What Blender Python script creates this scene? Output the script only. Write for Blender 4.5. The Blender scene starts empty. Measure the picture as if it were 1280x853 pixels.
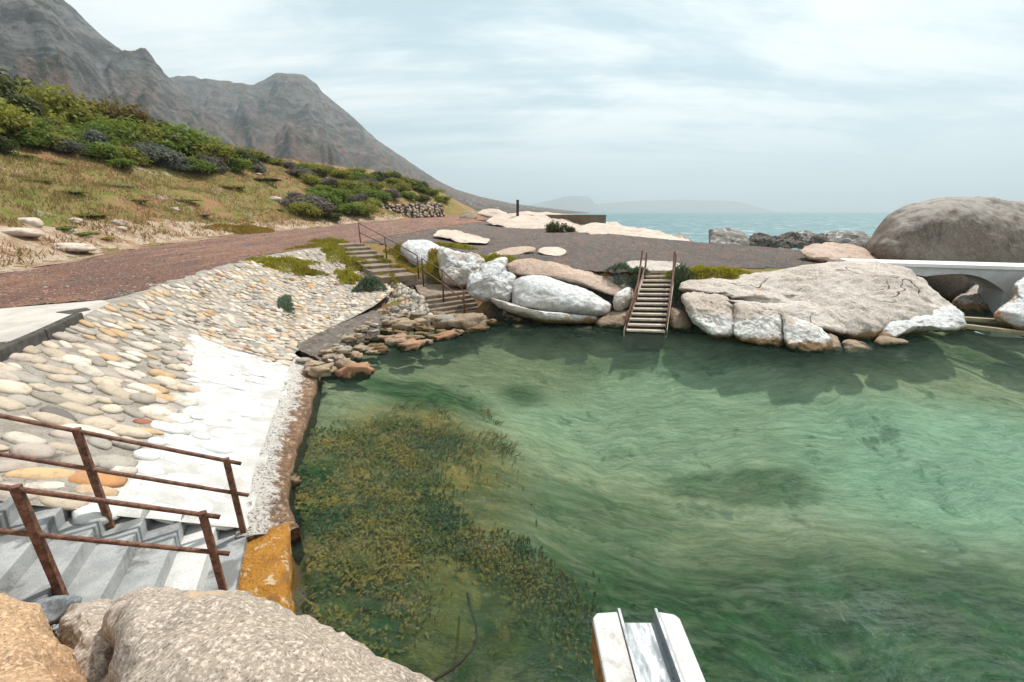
import bpy, bmesh, math, random
import numpy as np
from mathutils import Vector, noise as mnoise
random.seed(7); rng = np.random.default_rng(11)
SC = bpy.context.scene
COL = SC.collection
R = math.radians
# ------------------------------------------------------------------ camera model (1280x853 photo pixels)
F = 512.0; PITCH = math.atan(161/F); SP, CP = math.sin(PITCH), math.cos(PITCH); H = 4.0
def ray(px, py):
    u, v = px-640.0, 426.5-py
    return (u, v*SP+F*CP, v*CP-F*SP)
def PY(px, py, Y):
    r = ray(px, py); t = Y/r[1]
    return (r[0]*t, Y, H+r[2]*t)
def PZ(px, py, z):
    r = ray(px, py); t = (z-H)/r[2]
    return (r[0]*t, r[1]*t, z)
cam = bpy.data.cameras.new('camera'); co = bpy.data.objects.new('camera', cam); COL.objects.link(co)
cam.sensor_width = 36; cam.lens = 36*F/1280; cam.clip_start = .05; cam.clip_end = 60000
co.location = (0, 0, H); co.rotation_euler = (math.pi/2-PITCH, 0, 0); SC.camera = co

# ------------------------------------------------------------------ materials
class NT:
    def __init__(s, name):
        s.m = bpy.data.materials.new(name); s.m.use_nodes = True
        s.t = s.m.node_tree; s.t.nodes.clear()
        s.out = s.t.nodes.new('ShaderNodeOutputMaterial')
    def n(s, typ, _attrs=None, **inp):
        nd = s.t.nodes.new(typ)
        for k, v in (_attrs or {}).items(): setattr(nd, k, v)
        for k, v in inp.items():
            k = int(k[1:]) if k[0] == '_' and k[1:].isdigit() else k.replace('_', ' ')
            s.set(nd.inputs[k], v)
        return nd
    def set(s, sock, v):
        if isinstance(v, bpy.types.NodeSocket): s.t.links.new(v, sock)
        elif isinstance(v, bpy.types.Node): s.t.links.new(v.outputs[0], sock)
        else:
            if isinstance(v, (tuple, list)) and sock.type == 'RGBA' and len(v) == 3: v = (*v, 1)
            sock.default_value = v
    def noise(s, vec, scale, detail=5, rough=.55, dist=0):
        return s.n('ShaderNodeTexNoise', Vector=vec, Scale=scale, Detail=detail, Roughness=rough, Distortion=dist).outputs[0]
    def ramp(s, fac, a, b):           # smooth 0..1 between a and b
        return s.n('ShaderNodeMapRange', {'interpolation_type': 'SMOOTHSTEP'}, Value=fac, From_Min=a, From_Max=b).outputs[0]
    def mix(s, fac, a, b, mode='MIX'):
        nd = s.n('ShaderNodeMix', {'data_type': 'RGBA', 'blend_type': mode})
        s.set(nd.inputs[0], fac); s.set(nd.inputs[6], a); s.set(nd.inputs[7], b)
        return nd.outputs[2]
    def math(s, op, a, b=0.0, clamp=False):
        nd = s.n('ShaderNodeMath', {'operation': op, 'use_clamp': clamp}); s.set(nd.inputs[0], a); s.set(nd.inputs[1], b); return nd.outputs[0]
    def vec(s, v, scale=(1, 1, 1), rot=(0, 0, 0)):
        return s.n('ShaderNodeMapping', Vector=v, Scale=scale, Rotation=rot).outputs[0]
    def pos(s): return s.n('ShaderNodeNewGeometry').outputs['Position']
    def obj(s): return s.n('ShaderNodeTexCoord').outputs['Object']
    def z(s): return s.n('ShaderNodeSeparateXYZ', Vector=s.pos())
    def bump(s, h, dist=.02, strength=1, normal=None):
        nd = s.n('ShaderNodeBump', Height=h, Distance=dist, Strength=strength)
        if normal is not None: s.set(nd.inputs['Normal'], normal)
        return nd.outputs[0]
    def finish(s, col, rough=.85, normal=None, spec=.3, metal=0):
        b = s.n('ShaderNodeBsdfPrincipled', Base_Color=col, Roughness=rough, Metallic=metal)
        b.inputs['Specular IOR Level'].default_value = spec
        if normal is not None: s.set(b.inputs['Normal'], normal)
        s.t.links.new(b.outputs[0], s.out.inputs[0]); return s.m

def granite(name, a, b, speck=.55, grain=28, paint=None, lichen=None, tide=True, bumpd=.02, tide_top=.35, streak=0, crack=0, foot=None, top=None, upw=.0):
    s = NT(name); P = s.pos(); z = s.z().outputs['Z']; nz = s.n('ShaderNodeSeparateXYZ', Vector=s.n('ShaderNodeNewGeometry').outputs['Normal']).outputs['Z']
    big = s.noise(P, .55, 4, .6); mid = s.noise(P, 2.6, 7, .68); fine = s.noise(P, grain, 3, .7)
    col = s.mix(s.ramp(big, .35, .65), a, b)
    col = s.mix(s.math('MULTIPLY', s.ramp(mid, .5, .72), .6), col, tuple(c*.5 for c in a))
    col = s.mix(s.math('MULTIPLY', s.ramp(s.noise(s.vec(P, (1, 1, .35)), 1.4, 6, .7), .54, .68), .5), col, tuple(c*.42 for c in a))
    col = s.mix(s.math('MULTIPLY', s.ramp(fine, .44, .70), speck), col, tuple(min(1, c*1.5+.05) for c in b))
    col = s.mix(s.math('MULTIPLY', s.ramp(s.noise(P, grain*1.5, 4, .75), .50, .68), speck), col, (.095, .08, .07))
    if top: col = s.mix(s.math('MULTIPLY', s.ramp(s.math('ADD', nz, s.math('MULTIPLY', s.math('SUBTRACT', mid, .5), 1.3)), .55, 1.0), .75), col, top)  # paler upward faces: sunlight on the boulder top put into the colour
    if lichen:
        lm = s.ramp(s.noise(P, 1.1, 5, .62, .5), lichen[0], lichen[0]+.07)
        col = s.mix(s.math('MULTIPLY', lm, .8), col, lichen[1])
    if paint is not None:        # sea-bird / lime-wash white, worn in streaks; upward bias paints in sunlit tops
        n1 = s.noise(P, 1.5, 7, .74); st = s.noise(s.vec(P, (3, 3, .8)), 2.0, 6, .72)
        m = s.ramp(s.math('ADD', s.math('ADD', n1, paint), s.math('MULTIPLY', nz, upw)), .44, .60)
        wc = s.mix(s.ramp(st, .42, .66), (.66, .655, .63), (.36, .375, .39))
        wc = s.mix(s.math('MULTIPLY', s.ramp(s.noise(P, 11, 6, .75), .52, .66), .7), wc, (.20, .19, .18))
        wc = s.mix(s.ramp(s.math('ADD', nz, s.math('MULTIPLY', s.math('SUBTRACT', st, .5), 1.6)), .85, .1), wc, (.24, .245, .25))  # steep faces greyed: shade on the rock fronts put into the paint
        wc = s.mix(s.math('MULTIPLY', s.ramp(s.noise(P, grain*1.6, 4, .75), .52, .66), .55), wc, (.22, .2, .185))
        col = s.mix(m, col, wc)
    if foot:                     # crust of white along the splash zone
        zf = s.math('ADD', z, s.math('MULTIPLY', s.math('SUBTRACT', s.noise(P, 1.6, 6, .7), .5), 1.0))
        m = s.math('MULTIPLY', s.ramp(zf, foot[1]+.1, foot[1]-.1), s.ramp(s.noise(P, 7, 5, .7), .62, .5))
        col = s.mix(m, col, s.mix(s.ramp(s.noise(P, 4, 6, .7), .45, .65), (.66, .65, .62), (.38, .37, .36)))
    if streak:
        w = s.noise(s.vec(P, (2.2, 2.2, .18)), 1.0, 6, .65)
        col = s.mix(s.math('MULTIPLY', s.ramp(w, .5, .68), streak), col, (.05, .045, .04))
    if tide:
        zz = s.math('ADD', z, s.math('MULTIPLY', s.math('SUBTRACT', s.noise(P, 3, 4, .6), .5), .5))
        col = s.mix(s.ramp(zz, tide_top, tide_top-.16), col, (.17, .105, .05))
        col = s.mix(s.ramp(zz, .14, .02), col, (.022, .026, .012))
    hgt = s.math('ADD', s.math('MULTIPLY', mid, 1.0), s.math('MULTIPLY', fine, .35))
    if crack:
        cn = s.noise(s.vec(P, (1, 1, 1.6), (0, R(30), R(40))), crack, 3, .5, .6); ln = s.math('ABSOLUTE', s.math('SUBTRACT', cn, .5))
        gate = s.ramp(s.noise(P, crack*.8, 2, .5), .46, .56); e = s.math('MULTIPLY', s.ramp(ln, .0045, .001), gate)
        hgt = s.math('SUBTRACT', hgt, s.math('MULTIPLY', e, 2.0)); col = s.mix(e, col, (.05, .04, .032))
    return s.finish(col, .85, s.bump(hgt, bumpd), .25)

def simple(name, a, b, scale=3, grain=40, bumpd=.01, rough=.85, spec=.3, extra=None, dark=None):
    s = NT(name); P = s.pos()
    n = s.noise(P, scale, 6, .62); f = s.noise(P, grain, 4, .65)
    col = s.mix(s.ramp(n, .36, .64), a, b)
    col = s.mix(s.math('MULTIPLY', s.ramp(f, .5, .7), .4), col, tuple(c*.45 for c in a))
    if extra: col = s.mix(s.ramp(s.noise(P, scale*1.7, 5, .65, .4), extra[0], extra[0]+.08), col, extra[1])
    if dark: col = s.mix(s.ramp(s.noise(P, scale*.6, 5, .65, .3), dark[0], dark[0]+.12), col, dark[1])
    return s.finish(col, rough, s.bump(s.math('ADD', n, f), bumpd), spec)

M = {}
M['granite_near'] = granite('speckled_granite', (.29, .235, .185), (.37, .305, .25), .95, 46, tide=False, bumpd=.007, lichen=(.56, (.44, .32, .2)))
M['granite_tan'] = granite('tan_granite', (.36, .21, .11), (.42, .28, .165), .85, 46, lichen=(.55, (.36, .24, .15)), tide=False, bumpd=.007)
M['granite'] = granite('pale_granite', (.39, .33, .28), (.50, .44, .385), .55, 14, lichen=(.62, (.46, .32, .23)), bumpd=.05, crack=.28)
M['granite_foot'] = granite('granite_with_white_foot', (.38, .31, .25), (.47, .40, .34), .5, 14, lichen=(.68, (.45, .2, .1)), bumpd=.045, foot=(0, .72))
M['granite_pink'] = granite('pink_granite', (.40, .28, .21), (.46, .35, .28), .45, 12, lichen=(.63, (.42, .19, .07)), bumpd=.03)
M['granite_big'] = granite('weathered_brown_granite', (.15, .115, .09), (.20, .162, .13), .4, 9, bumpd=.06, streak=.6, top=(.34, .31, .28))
M['granite_pale'] = granite('bare_pale_granite', (.46, .36, .29), (.55, .46, .38), .3, 9, tide=False, bumpd=.02)
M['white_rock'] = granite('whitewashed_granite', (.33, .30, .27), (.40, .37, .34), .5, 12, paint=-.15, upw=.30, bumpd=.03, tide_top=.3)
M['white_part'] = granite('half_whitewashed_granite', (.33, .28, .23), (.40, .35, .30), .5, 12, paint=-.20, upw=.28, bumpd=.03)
M['grey_rock'] = granite('grey_shore_rock', (.20, .18, .15), (.30, .26, .21), .5, 12, bumpd=.03)
M['brown_rock'] = granite('brown_shore_rock', (.23, .16, .105), (.29, .22, .155), .4, 14, tide_top=.16, bumpd=.02)
M['dark_rock'] = granite('dark_sea_rock', (.075, .065, .055), (.12, .10, .085), .3, 5, bumpd=.08, tide=False)
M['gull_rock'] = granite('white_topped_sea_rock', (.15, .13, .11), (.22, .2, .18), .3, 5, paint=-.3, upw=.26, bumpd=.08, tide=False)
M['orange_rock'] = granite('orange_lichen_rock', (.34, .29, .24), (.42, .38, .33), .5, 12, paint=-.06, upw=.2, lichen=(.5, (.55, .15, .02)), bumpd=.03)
M['blue_stone'] = granite('blue_grey_stone', (.20, .22, .235), (.30, .32, .335), .35, 30, tide=False, bumpd=.008)
M['concrete'] = simple('grey_concrete', (.27, .275, .275), (.38, .38, .37), 3.2, 60, .006, extra=(.66, (.42, .25, .14)), dark=(.50, (.16, .16, .155)))
M['concrete_white'] = simple('white_painted_concrete', (.48, .47, .45), (.58, .57, .54), 3.5, 40, .006, extra=(.66, (.34, .3, .26)))
M['concrete_apron'] = simple('dusty_concrete', (.40, .36, .32), (.52, .48, .43), 1.3, 50, .006, dark=(.6, (.25, .21, .18)))
M['concrete_brown'] = simple('barnacled_brown_concrete', (.30, .215, .15), (.2, .13, .085), 1.6, 55, .03, extra=(.56, (.60, .53, .46)))
def ledge_mat():
    s = NT('barnacled_ledge'); P = s.pos(); z = s.z().outputs['Z']; n = s.noise(P, 2.0, 7, .7); f = s.noise(P, 26, 5, .8); g2 = s.noise(P, 9, 6, .75)
    col = s.mix(s.ramp(n, .42, .6), (.27, .16, .09), (.17, .10, .065)); col = s.mix(s.ramp(g2, .52, .6), col, (.42, .30, .2)); col = s.mix(s.ramp(f, .54, .62), col, (.07, .05, .035))
    zz = s.math('ADD', z, s.math('MULTIPLY', s.math('SUBTRACT', g2, .5), .34))
    col = s.mix(s.math('MULTIPLY', s.ramp(zz, .22, .29), s.ramp(f, .6, .5)), col, (.64, .6, .55)); col = s.mix(s.ramp(z, .10, .0), col, (.05, .04, .02))
    return s.finish(col, .9, s.bump(s.math('ADD', n, f), .05), .2)
M['ledge'] = ledge_mat()
M['concrete_dark'] = simple('dark_weedy_concrete', (.13, .105, .09), (.20, .165, .14), 3, 30, .06, extra=(.57, (.38, .29, .21)), dark=(.56, (.07, .06, .045)))
M['ochre'] = simple('ochre_stained_concrete', (.46, .22, .035), (.36, .15, .02), 4, 30, .05, extra=(.55, (.56, .42, .26)), dark=(.52, (.26, .12, .03)))
M['mortar'] = simple('grey_mortar', (.34, .31, .27), (.44, .40, .36), 2.4, 45, .02, dark=(.62, (.17, .15, .13)))
M['timber'] = simple('weathered_step_boards', (.56, .49, .41), (.44, .36, .28), 5, 40, .006, extra=(.62, (.38, .2, .08)))
M['stepstone'] = simple('worn_stone_steps', (.20, .15, .11), (.29, .22, .16), 2.5, 30, .03, dark=(.56, (.10, .08, .06)))
M['step_dark'] = simple('dark_step_backing', (.06, .05, .042), (.11, .09, .07), 3, 30, .01)
M['beam'] = simple('stained_beam', (.36, .29, .19), (.26, .2, .13), 3, 30, .01)
M['bunker'] = simple('brown_concrete_wall', (.17, .12, .085), (.13, .095, .07), .7, 8, .01)
M['bridge_side'] = simple('grey_rendered_concrete', (.42, .43, .43), (.52, .52, .52), 1.2, 20, .01, dark=(.64, (.26, .25, .24)))
M['bridge_top'] = simple('white_bridge_paint', (.74, .73, .70), (.68, .67, .65), 2, 30, .005)
M['cover'] = simple('dark_iron_cover', (.05, .045, .04), (.09, .08, .07), 6, 40, .01)
M['wood_dark'] = simple('dark_post_wood', (.03, .03, .025), (.06, .05, .04), 4, 20, .01)
M['rope'] = simple('dark_wet_rope', (.02, .016, .012), (.04, .03, .02), 30, 90, .004)
M['stem'] = simple('bush_twigs', (.07, .055, .045), (.12, .10, .08), 6, 30, .01)
M['house_white'] = simple('house_render', (.6, .58, .55), (.5, .48, .45), .05, .3, .01)
M['house_roof'] = simple('house_roof_tiles', (.14, .08, .06), (.18, .12, .1), .05, .3, .01)
M['stone_rubble'] = granite('rubble_wall_stone', (.36, .25, .17), (.42, .33, .26), .3, 8, tide=False)

def rust():
    s = NT('rusty_painted_pipe'); P = s.pos()
    n = s.noise(P, 14, 5, .7); f = s.noise(P, 90, 4, .7)
    col = s.mix(s.ramp(n, .4, .62), (.085, .032, .018), (.19, .085, .05))
    col = s.mix(s.ramp(f, .58, .68), col, (.30, .19, .15))
    col = s.mix(s.ramp(s.noise(P, 30, 3, .6), .6, .68), col, (.035, .018, .012))
    return s.finish(col, .65, s.bump(f, .003), .35)
M['rust'] = rust()
def steel():
    s = NT('scuffed_grey_sheet'); P = s.pos()
    n = s.noise(s.vec(P, (6, 2, 6)), 1.6, 6, .6); f = s.noise(P, 70, 3, .6)
    col = s.mix(s.ramp(n, .35, .65), (.20, .22, .235), (.30, .32, .33))
    col = s.mix(s.ramp(s.noise(P, 24, 3, .6, .5), .68, .72), col, (.72, .72, .7))
    col = s.mix(s.ramp(s.noise(P, 18, 4, .7), .66, .7), col, (.09, .09, .09))
    return s.finish(col, s.ramp(n, .8, .2), s.bump(f, .002), .5, .25)
M['steel'] = steel()

def cobble():
    s = NT('river_cobbles'); P = s.pos()
    at = s.n('ShaderNodeAttribute', {'attribute_name': 'stone_colour'}).outputs[0]
    pa = s.n('ShaderNodeAttribute', {'attribute_name': 'paint'}).outputs['Fac']
    n = s.noise(P, 9, 5, .65); f = s.noise(P, 60, 4, .7)
    col = s.mix(s.math('MULTIPLY', s.ramp(n, .45, .7), .5), at, (.20, .165, .13))
    col = s.mix(s.math('MULTIPLY', s.ramp(f, .55, .68), .35), col, (.15, .13, .11))
    w = s.mix(s.ramp(s.noise(P, 5, 6, .7), .58, .72), (.60, .59, .565), (.38, .34, .30))
    m = s.ramp(s.math('ADD', pa, s.math('MULTIPLY', s.math('SUBTRACT', s.noise(P, 3, 6, .75), .5), 1.3)), .34, .66)
    col = s.mix(m, col, w)
    return s.finish(col, .8, s.bump(s.math('ADD', n, s.math('MULTIPLY', f, .5)), .012), .3)
M['cobble'] = cobble()
def mortar_bed():
    s = NT('embankment_mortar'); P = s.pos()
    pa = s.n('ShaderNodeAttribute', {'attribute_name': 'paint'}).outputs['Fac']
    n = s.noise(P, 2.5, 6, .65); f = s.noise(P, 40, 4, .7)
    col = s.mix(s.ramp(n, .38, .64), (.42, .38, .33), (.30, .26, .22))
    col = s.mix(s.ramp(s.noise(P, 1.1, 5, .7), .56, .66), col, (.13, .11, .09)); col = s.mix(s.math('MULTIPLY', s.ramp(f, .52, .64), .6), col, (.12, .10, .08))
    m = s.ramp(s.math('ADD', pa, s.math('MULTIPLY', s.math('SUBTRACT', s.noise(P, 3, 6, .75), .5), 1.3)), .34, .66)
    col = s.mix(m, col, s.mix(s.ramp(n, .4, .7), (.62, .61, .585), (.50, .47, .43)))
    return s.finish(col, .9, s.bump(s.math('ADD', n, f), .03), .2)
M['mortar_bed'] = mortar_bed()

def ground_mat():
    s = NT('dry_hillside_soil'); P = s.pos(); nz = s.n('ShaderNodeSeparateXYZ', Vector=s.n('ShaderNodeNewGeometry').outputs['Normal']).outputs['Z']
    n = s.noise(P, .16, 6, .62); m = s.noise(P, .9, 6, .7); f = s.noise(P, 6, 5, .75)
    col = s.mix(s.ramp(n, .38, .6), (.32, .165, .09), (.22, .17, .06))
    col = s.mix(s.ramp(m, .48, .6), col, (.15, .17, .035))
    col = s.mix(s.math('MULTIPLY', s.ramp(f, .5, .66), .6), col, (.33, .235, .14))
    col = s.mix(s.ramp(s.noise(P, .35, 5, .7), .6, .68), col, (.38, .30, .24))
    rk = s.mix(s.ramp(m, .4, .6), (.10, .085, .07), (.20, .165, .135)); rk = s.mix(s.ramp(f, .52, .66), rk, (.06, .06, .03))
    col = s.mix(s.ramp(nz, .86, .7), col, rk)
    return s.finish(col, .95, s.bump(s.math('ADD', m, f), .14), .1)
M['ground'] = ground_mat()
def gravel(name, a, b, c, pale):
    s = NT(name); P = s.pos(); Q = s.vec(P, (1.6, .5, 1), (0, 0, R(-18)))
    n = s.noise(Q, .3, 6, .65, .3); m = s.noise(Q, 1.1, 7, .72); f = s.noise(P, 5, 5, .8); g = s.noise(P, 17, 4, .85)
    col = s.mix(s.ramp(n, .4, .58), a, b)
    col = s.mix(s.math('MULTIPLY', s.ramp(m, .48, .6), .8), col, c)
    col = s.mix(s.math('MULTIPLY', s.ramp(f, .53, .62), .8), col, tuple(x*.35 for x in a))
    col = s.mix(s.math('MULTIPLY', s.ramp(g, .55, .64), .75), col, pale)
    return s.finish(col, .95, s.bump(s.math('ADD', f, g), .09), .12)
M['road'] = gravel('red_gravel', (.36, .19, .13), (.25, .13, .095), (.14, .12, .105), (.48, .33, .26))
M['yard'] = gravel('grey_gravel', (.15, .13, .12), (.12, .11, .105), (.24, .15, .11), (.31, .27, .24))
def sand_mat():
    s = NT('pale_sandy_verge'); P = s.pos()
    m = s.noise(P, 1.2, 6, .7); f = s.noise(P, 14, 4, .8)
    col = s.mix(s.ramp(m, .4, .6), (.44, .35, .27), (.30, .19, .115))
    col = s.mix(s.ramp(f, .56, .68), col, (.15, .1, .05))
    return s.finish(col, .95, s.bump(s.math('ADD', f, m), .05), .1)
M['sand'] = sand_mat()

def leaf(name, cols, hue=.0, scale=.9):
    s = NT(name); P = s.pos(); n = s.noise(P, scale, 4, .6); f = s.noise(P, scale*7, 3, .6)
    oi = s.n('ShaderNodeObjectInfo').outputs['Random']
    col = s.mix(s.ramp(n, .38, .62), cols[0], cols[1])
    col = s.mix(s.math('MULTIPLY', s.ramp(f, .45, .65), .6), col, cols[2])
    col = s.mix(s.math('MULTIPLY', oi, .4), col, tuple(c*.5 for c in cols[0]))
    b = s.n('ShaderNodeBsdfPrincipled', Base_Color=col, Roughness=.6); b.inputs['Specular IOR Level'].default_value = .25
    tr = s.n('ShaderNodeBsdfTranslucent', Color=col)
    mx = s.n('ShaderNodeMixShader', Fac=.42); s.t.links.new(b.outputs[0], mx.inputs[1]); s.t.links.new(tr.outputs[0], mx.inputs[2])
    s.t.links.new(mx.outputs[0], s.out.inputs[0]); return s.m
M['leaf_olive'] = leaf('olive_leaves', [(.20, .21, .03), (.28, .27, .04), (.36, .31, .06)])
M['leaf_green'] = leaf('green_leaves', [(.13, .20, .028), (.20, .26, .035), (.28, .30, .045)])
M['leaf_brown'] = leaf('rusty_leaves', [(.17, .115, .035), (.22, .165, .035), (.28, .2, .045)])
M['leaf_grey'] = leaf('silver_grey_leaves', [(.14, .15, .115), (.19, .20, .16), (.24, .24, .19)])
M['leaf_purple'] = leaf('dry_grey_purple_leaves', [(.16, .13, .115), (.20, .17, .15), (.25, .21, .16)])
M['leaf_dark'] = leaf('dark_green_leaves', [(.06, .075, .02), (.10, .115, .026), (.15, .15, .035)])
M['mat_yellow'] = leaf('yellow_green_succulent', [(.33, .29, .03), (.42, .36, .04), (.25, .25, .035)], scale=2)
M['mat_olive'] = leaf('olive_succulent', [(.25, .23, .03), (.34, .29, .035), (.32, .19, .04)], scale=2)
M['mat_blue'] = leaf('blue_green_succulent', [(.12, .175, .11), (.17, .23, .15), (.10, .15, .08)], scale=3)
M['mat_orange'] = leaf('orange_tinged_mat', [(.42, .24, .04), (.36, .28, .045), (.27, .22, .04)], scale=2)
M['grass'] = leaf('dry_grass_blades', [(.34, .20, .105), (.25, .20, .07), (.13, .17, .03)], scale=.3)

# ------------------------------------------------------------------ object helpers
def tag(o, label=None, cat=None, group=None, kind=None):
    if label: o['label'] = label
    if cat: o['category'] = cat
    if group: o['group'] = group
    if kind: o['kind'] = kind
    return o
def mesh_obj(name, verts, faces, mat, parent=None, smooth=True, origin=None):
    V = np.asarray(verts, dtype=np.float64).reshape(-1, 3)
    if origin is None:
        if parent is not None: origin = np.array(parent.get('_o', (0, 0, 0)))
        else:
            origin = V.mean(0); origin[2] = V[:, 2].min()
    me = bpy.data.meshes.new(name); me.from_pydata((V-np.asarray(origin)).tolist(), [], faces); me.update()
    if smooth: me.polygons.foreach_set('use_smooth', [True]*len(me.polygons))
    me.materials.append(M[mat] if isinstance(mat, str) else mat)
    o = bpy.data.objects.new(name, me); COL.objects.link(o)
    if parent is not None:
        o.parent = parent
        po = np.array(parent.get('_o', (0, 0, 0))); o.location = tuple(np.asarray(origin)-po)
    else: o.location = tuple(origin)
    o['_o'] = tuple(float(x) for x in origin)
    return o
def empty(name, loc, label, cat, group=None):
    o = bpy.data.objects.new(name, None); COL.objects.link(o); o.location = loc; o.empty_display_size = .3
    o['_o'] = tuple(float(x) for x in loc); return tag(o, label, cat, group)
class MB:
    def __init__(s): s.v = []; s.f = []
    def add(s, V, Fc):
        b = len(s.v); s.v += [tuple(p) for p in V]; s.f += [tuple(i+b for i in f) for f in Fc]
    def prism(s, poly, z0, z1):       # poly CCW xy, z0/z1 scalar or list
        n = len(poly); z0 = z0 if hasattr(z0, '__len__') else [z0]*n; z1 = z1 if hasattr(z1, '__len__') else [z1]*n
        V = [(p[0], p[1], z0[i]) for i, p in enumerate(poly)]+[(p[0], p[1], z1[i]) for i, p in enumerate(poly)]
        s.add(V, [tuple(range(n-1, -1, -1)), tuple(range(n, 2*n))]+[(i, (i+1) % n, n+(i+1) % n, n+i) for i in range(n)])
    def tube(s, pts, r, seg=10):
        pts = [Vector(p) for p in pts]; V = []; Fc = []; n = len(pts)
        for i, p in enumerate(pts):
            d = (pts[min(i+1, n-1)]-pts[max(i-1, 0)]).normalized()
            a = d.cross(Vector((0, 0, 1))) if abs(d.z) < .95 else d.cross(Vector((0, 1, 0)))
            a.normalize(); b = d.cross(a)
            for k in range(seg):
                an = 2*math.pi*k/seg; V.append(p+(a*math.cos(an)+b*math.sin(an))*r)
        for i in range(n-1):
            for k in range(seg):
                Fc.append((i*seg+k, i*seg+(k+1) % seg, (i+1)*seg+(k+1) % seg, (i+1)*seg+k))
        Fc += [tuple(range(seg)), tuple(range((n-1)*seg, n*seg))[::-1]]
        s.add(V, Fc)
    def build(s, name, mat, parent=None, smooth=False, bevel=0, origin=None):
        o = mesh_obj(name, s.v, s.f, mat, parent, smooth, origin)
        bm = bmesh.new(); bm.from_mesh(o.data); bmesh.ops.recalc_face_normals(bm, faces=bm.faces); bm.to_mesh(o.data); bm.free()
        if bevel:
            b = o.modifiers.new('bevel', 'BEVEL'); b.width = bevel; b.segments = 2; b.limit_method = 'ANGLE'
        return o
def fbm(p, oct=4):
    return mnoise.fractal(Vector(p), .9, 2.0, oct)
def chaikin(P, n):
    P = [np.array(p, float) for p in P]
    for _ in range(n):
        Q = []
        for i in range(len(P)):
            a, b = P[i], P[(i+1) % len(P)]; Q += [a*.78+b*.22, a*.22+b*.78]
        P = Q
    return P
def rock(name, pts, Yb, Yt, T, mat, label, Tb=None, N=110, Mr=26, a=2.4, b=1.8, amp=.06, freq=1.2, soft=2, cat='rock', group=None, fine=.02, seed=0, tilt=0):
    """A rounded rock body whose outline runs through the given photo pixels at real depth Yb (foot) .. Yt (crest)."""
    P = chaikin(pts, soft); A = np.array(P); c = A.mean(0)
    ang = []; n = len(A)
    def edge(th):
        d = np.array((math.cos(th), math.sin(th))); best = 1e-3
        for i in range(n):
            p, q = A[i]-c, A[(i+1) % n]-c; e = q-p
            den = d[0]*e[1]-d[1]*e[0]
            if abs(den) < 1e-9: continue
            t = (p[0]*e[1]-p[1]*e[0])/den; u = (p[0]*d[1]-p[1]*d[0])/den
            if t > 0 and -1e-6 <= u <= 1+1e-6: best = max(best, t)
        return best
    y0, y1 = A[:, 1].max(), A[:, 1].min(); Tb = T if Tb is None else Tb
    # equal-area-ish angular sampling in stretched space
    sx = (A[:, 0].max()-A[:, 0].min())+1e-6; sy = (y0-y1)+1e-6
    ths = [math.atan2(math.sin(t)*sy, math.cos(t)*sx) for t in np.linspace(0, 2*math.pi, N, endpoint=False)]
    rs = [edge(t) for t in ths]
    V = []; Fc = []; xm = c[0]
    def put(th, rr, k, side):
        px, py = c[0]+math.cos(th)*rr*k, c[1]+math.sin(th)*rr*k
        f = (y0-py)/(y0-y1); Yc = Yb+(Yt-Yb)*f + tilt*(px-xm)/sx
        h = max(0, 1-k**a)**(1/b)
        Y = Yc-(T*h if side else -Tb*h)
        p = Vector(PY(px, py, max(Y, .25)))
        q = p*freq+Vector((seed*7.3, seed*3.1, 0))
        nv = Vector((fbm(q), fbm(q+Vector((31, 7, 3))), fbm(q+Vector((5, 47, 13)))))
        q2 = p*freq*5
        p = p+nv*amp+Vector((fbm(q2, 3), fbm(q2+Vector((9, 1, 4)), 3), fbm(q2+Vector((3, 8, 9)), 3)))*fine
        return p
    for side in (1, 0):
        base = len(V)
        V.append(put(0, 0, 0, side))
        ks = [math.sin(math.pi/2*(j/Mr)) for j in range(1, Mr+1)]
        if side == 0: ks = ks[:-1]
        for k in ks:
            for i in range(N): V.append(put(ths[i], rs[i], k, side))
        for i in range(N): Fc.append((base, base+1+(i+1) % N, base+1+i) if side else (base, base+1+i, base+1+(i+1) % N))
        for j in range(len(ks)-1):
            o0 = base+1+j*N; o1 = o0+N
            for i in range(N):
                i2 = (i+1) % N
                Fc.append((o0+i, o0+i2, o1+i2, o1+i) if side else (o0+i, o1+i, o1+i2, o0+i2))
        if side: rim = base+1+(Mr-1)*N
        else:
            o0 = base+1+(len(ks)-1)*N
            for i in range(N): Fc.append((o0+i, rim+i, rim+(i+1) % N, o0+(i+1) % N))
    o = mesh_obj(name, V, Fc, mat)
    bm = bmesh.new(); bm.from_mesh(o.data); bmesh.ops.recalc_face_normals(bm, faces=bm.faces); bm.to_mesh(o.data); bm.free()
    return tag(o, label, cat, group)
_ico = {}
def ico(sub):
    if sub not in _ico:
        bm = bmesh.new(); bmesh.ops.create_icosphere(bm, subdivisions=sub, radius=1)
        _ico[sub] = (np.array([v.co[:] for v in bm.verts]), [tuple(v.index for v in f.verts) for f in bm.faces]); bm.free()
    return _ico[sub]
def blob(name, c, rad, mat, label, sub=3, amp=.22, seed=0, rz=0, sq=.75, cat='rock', group=None, parent=None):
    V, Fc = ico(sub); W = np.sign(V)*np.abs(V)**sq
    out = []
    for v, w in zip(V, W):
        d = 1+amp*fbm(Vector(v)*1.3+Vector((seed*3.7, seed*1.9, seed))) + amp*.3*fbm(Vector(v)*4+Vector((seed, 0, seed)), 3)
        out.append((w[0]*d*rad[0], w[1]*d*rad[1], w[2]*d*rad[2]))
    out = np.array(out); cz, sz = math.cos(rz), math.sin(rz)
    X = out[:, 0]*cz-out[:, 1]*sz+c[0]; Y = out[:, 0]*sz+out[:, 1]*cz+c[1]; Z = out[:, 2]+c[2]
    o = mesh_obj(name, np.stack([X, Y, Z], 1), Fc, mat, parent)
    return tag(o, label, cat, group)

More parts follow.
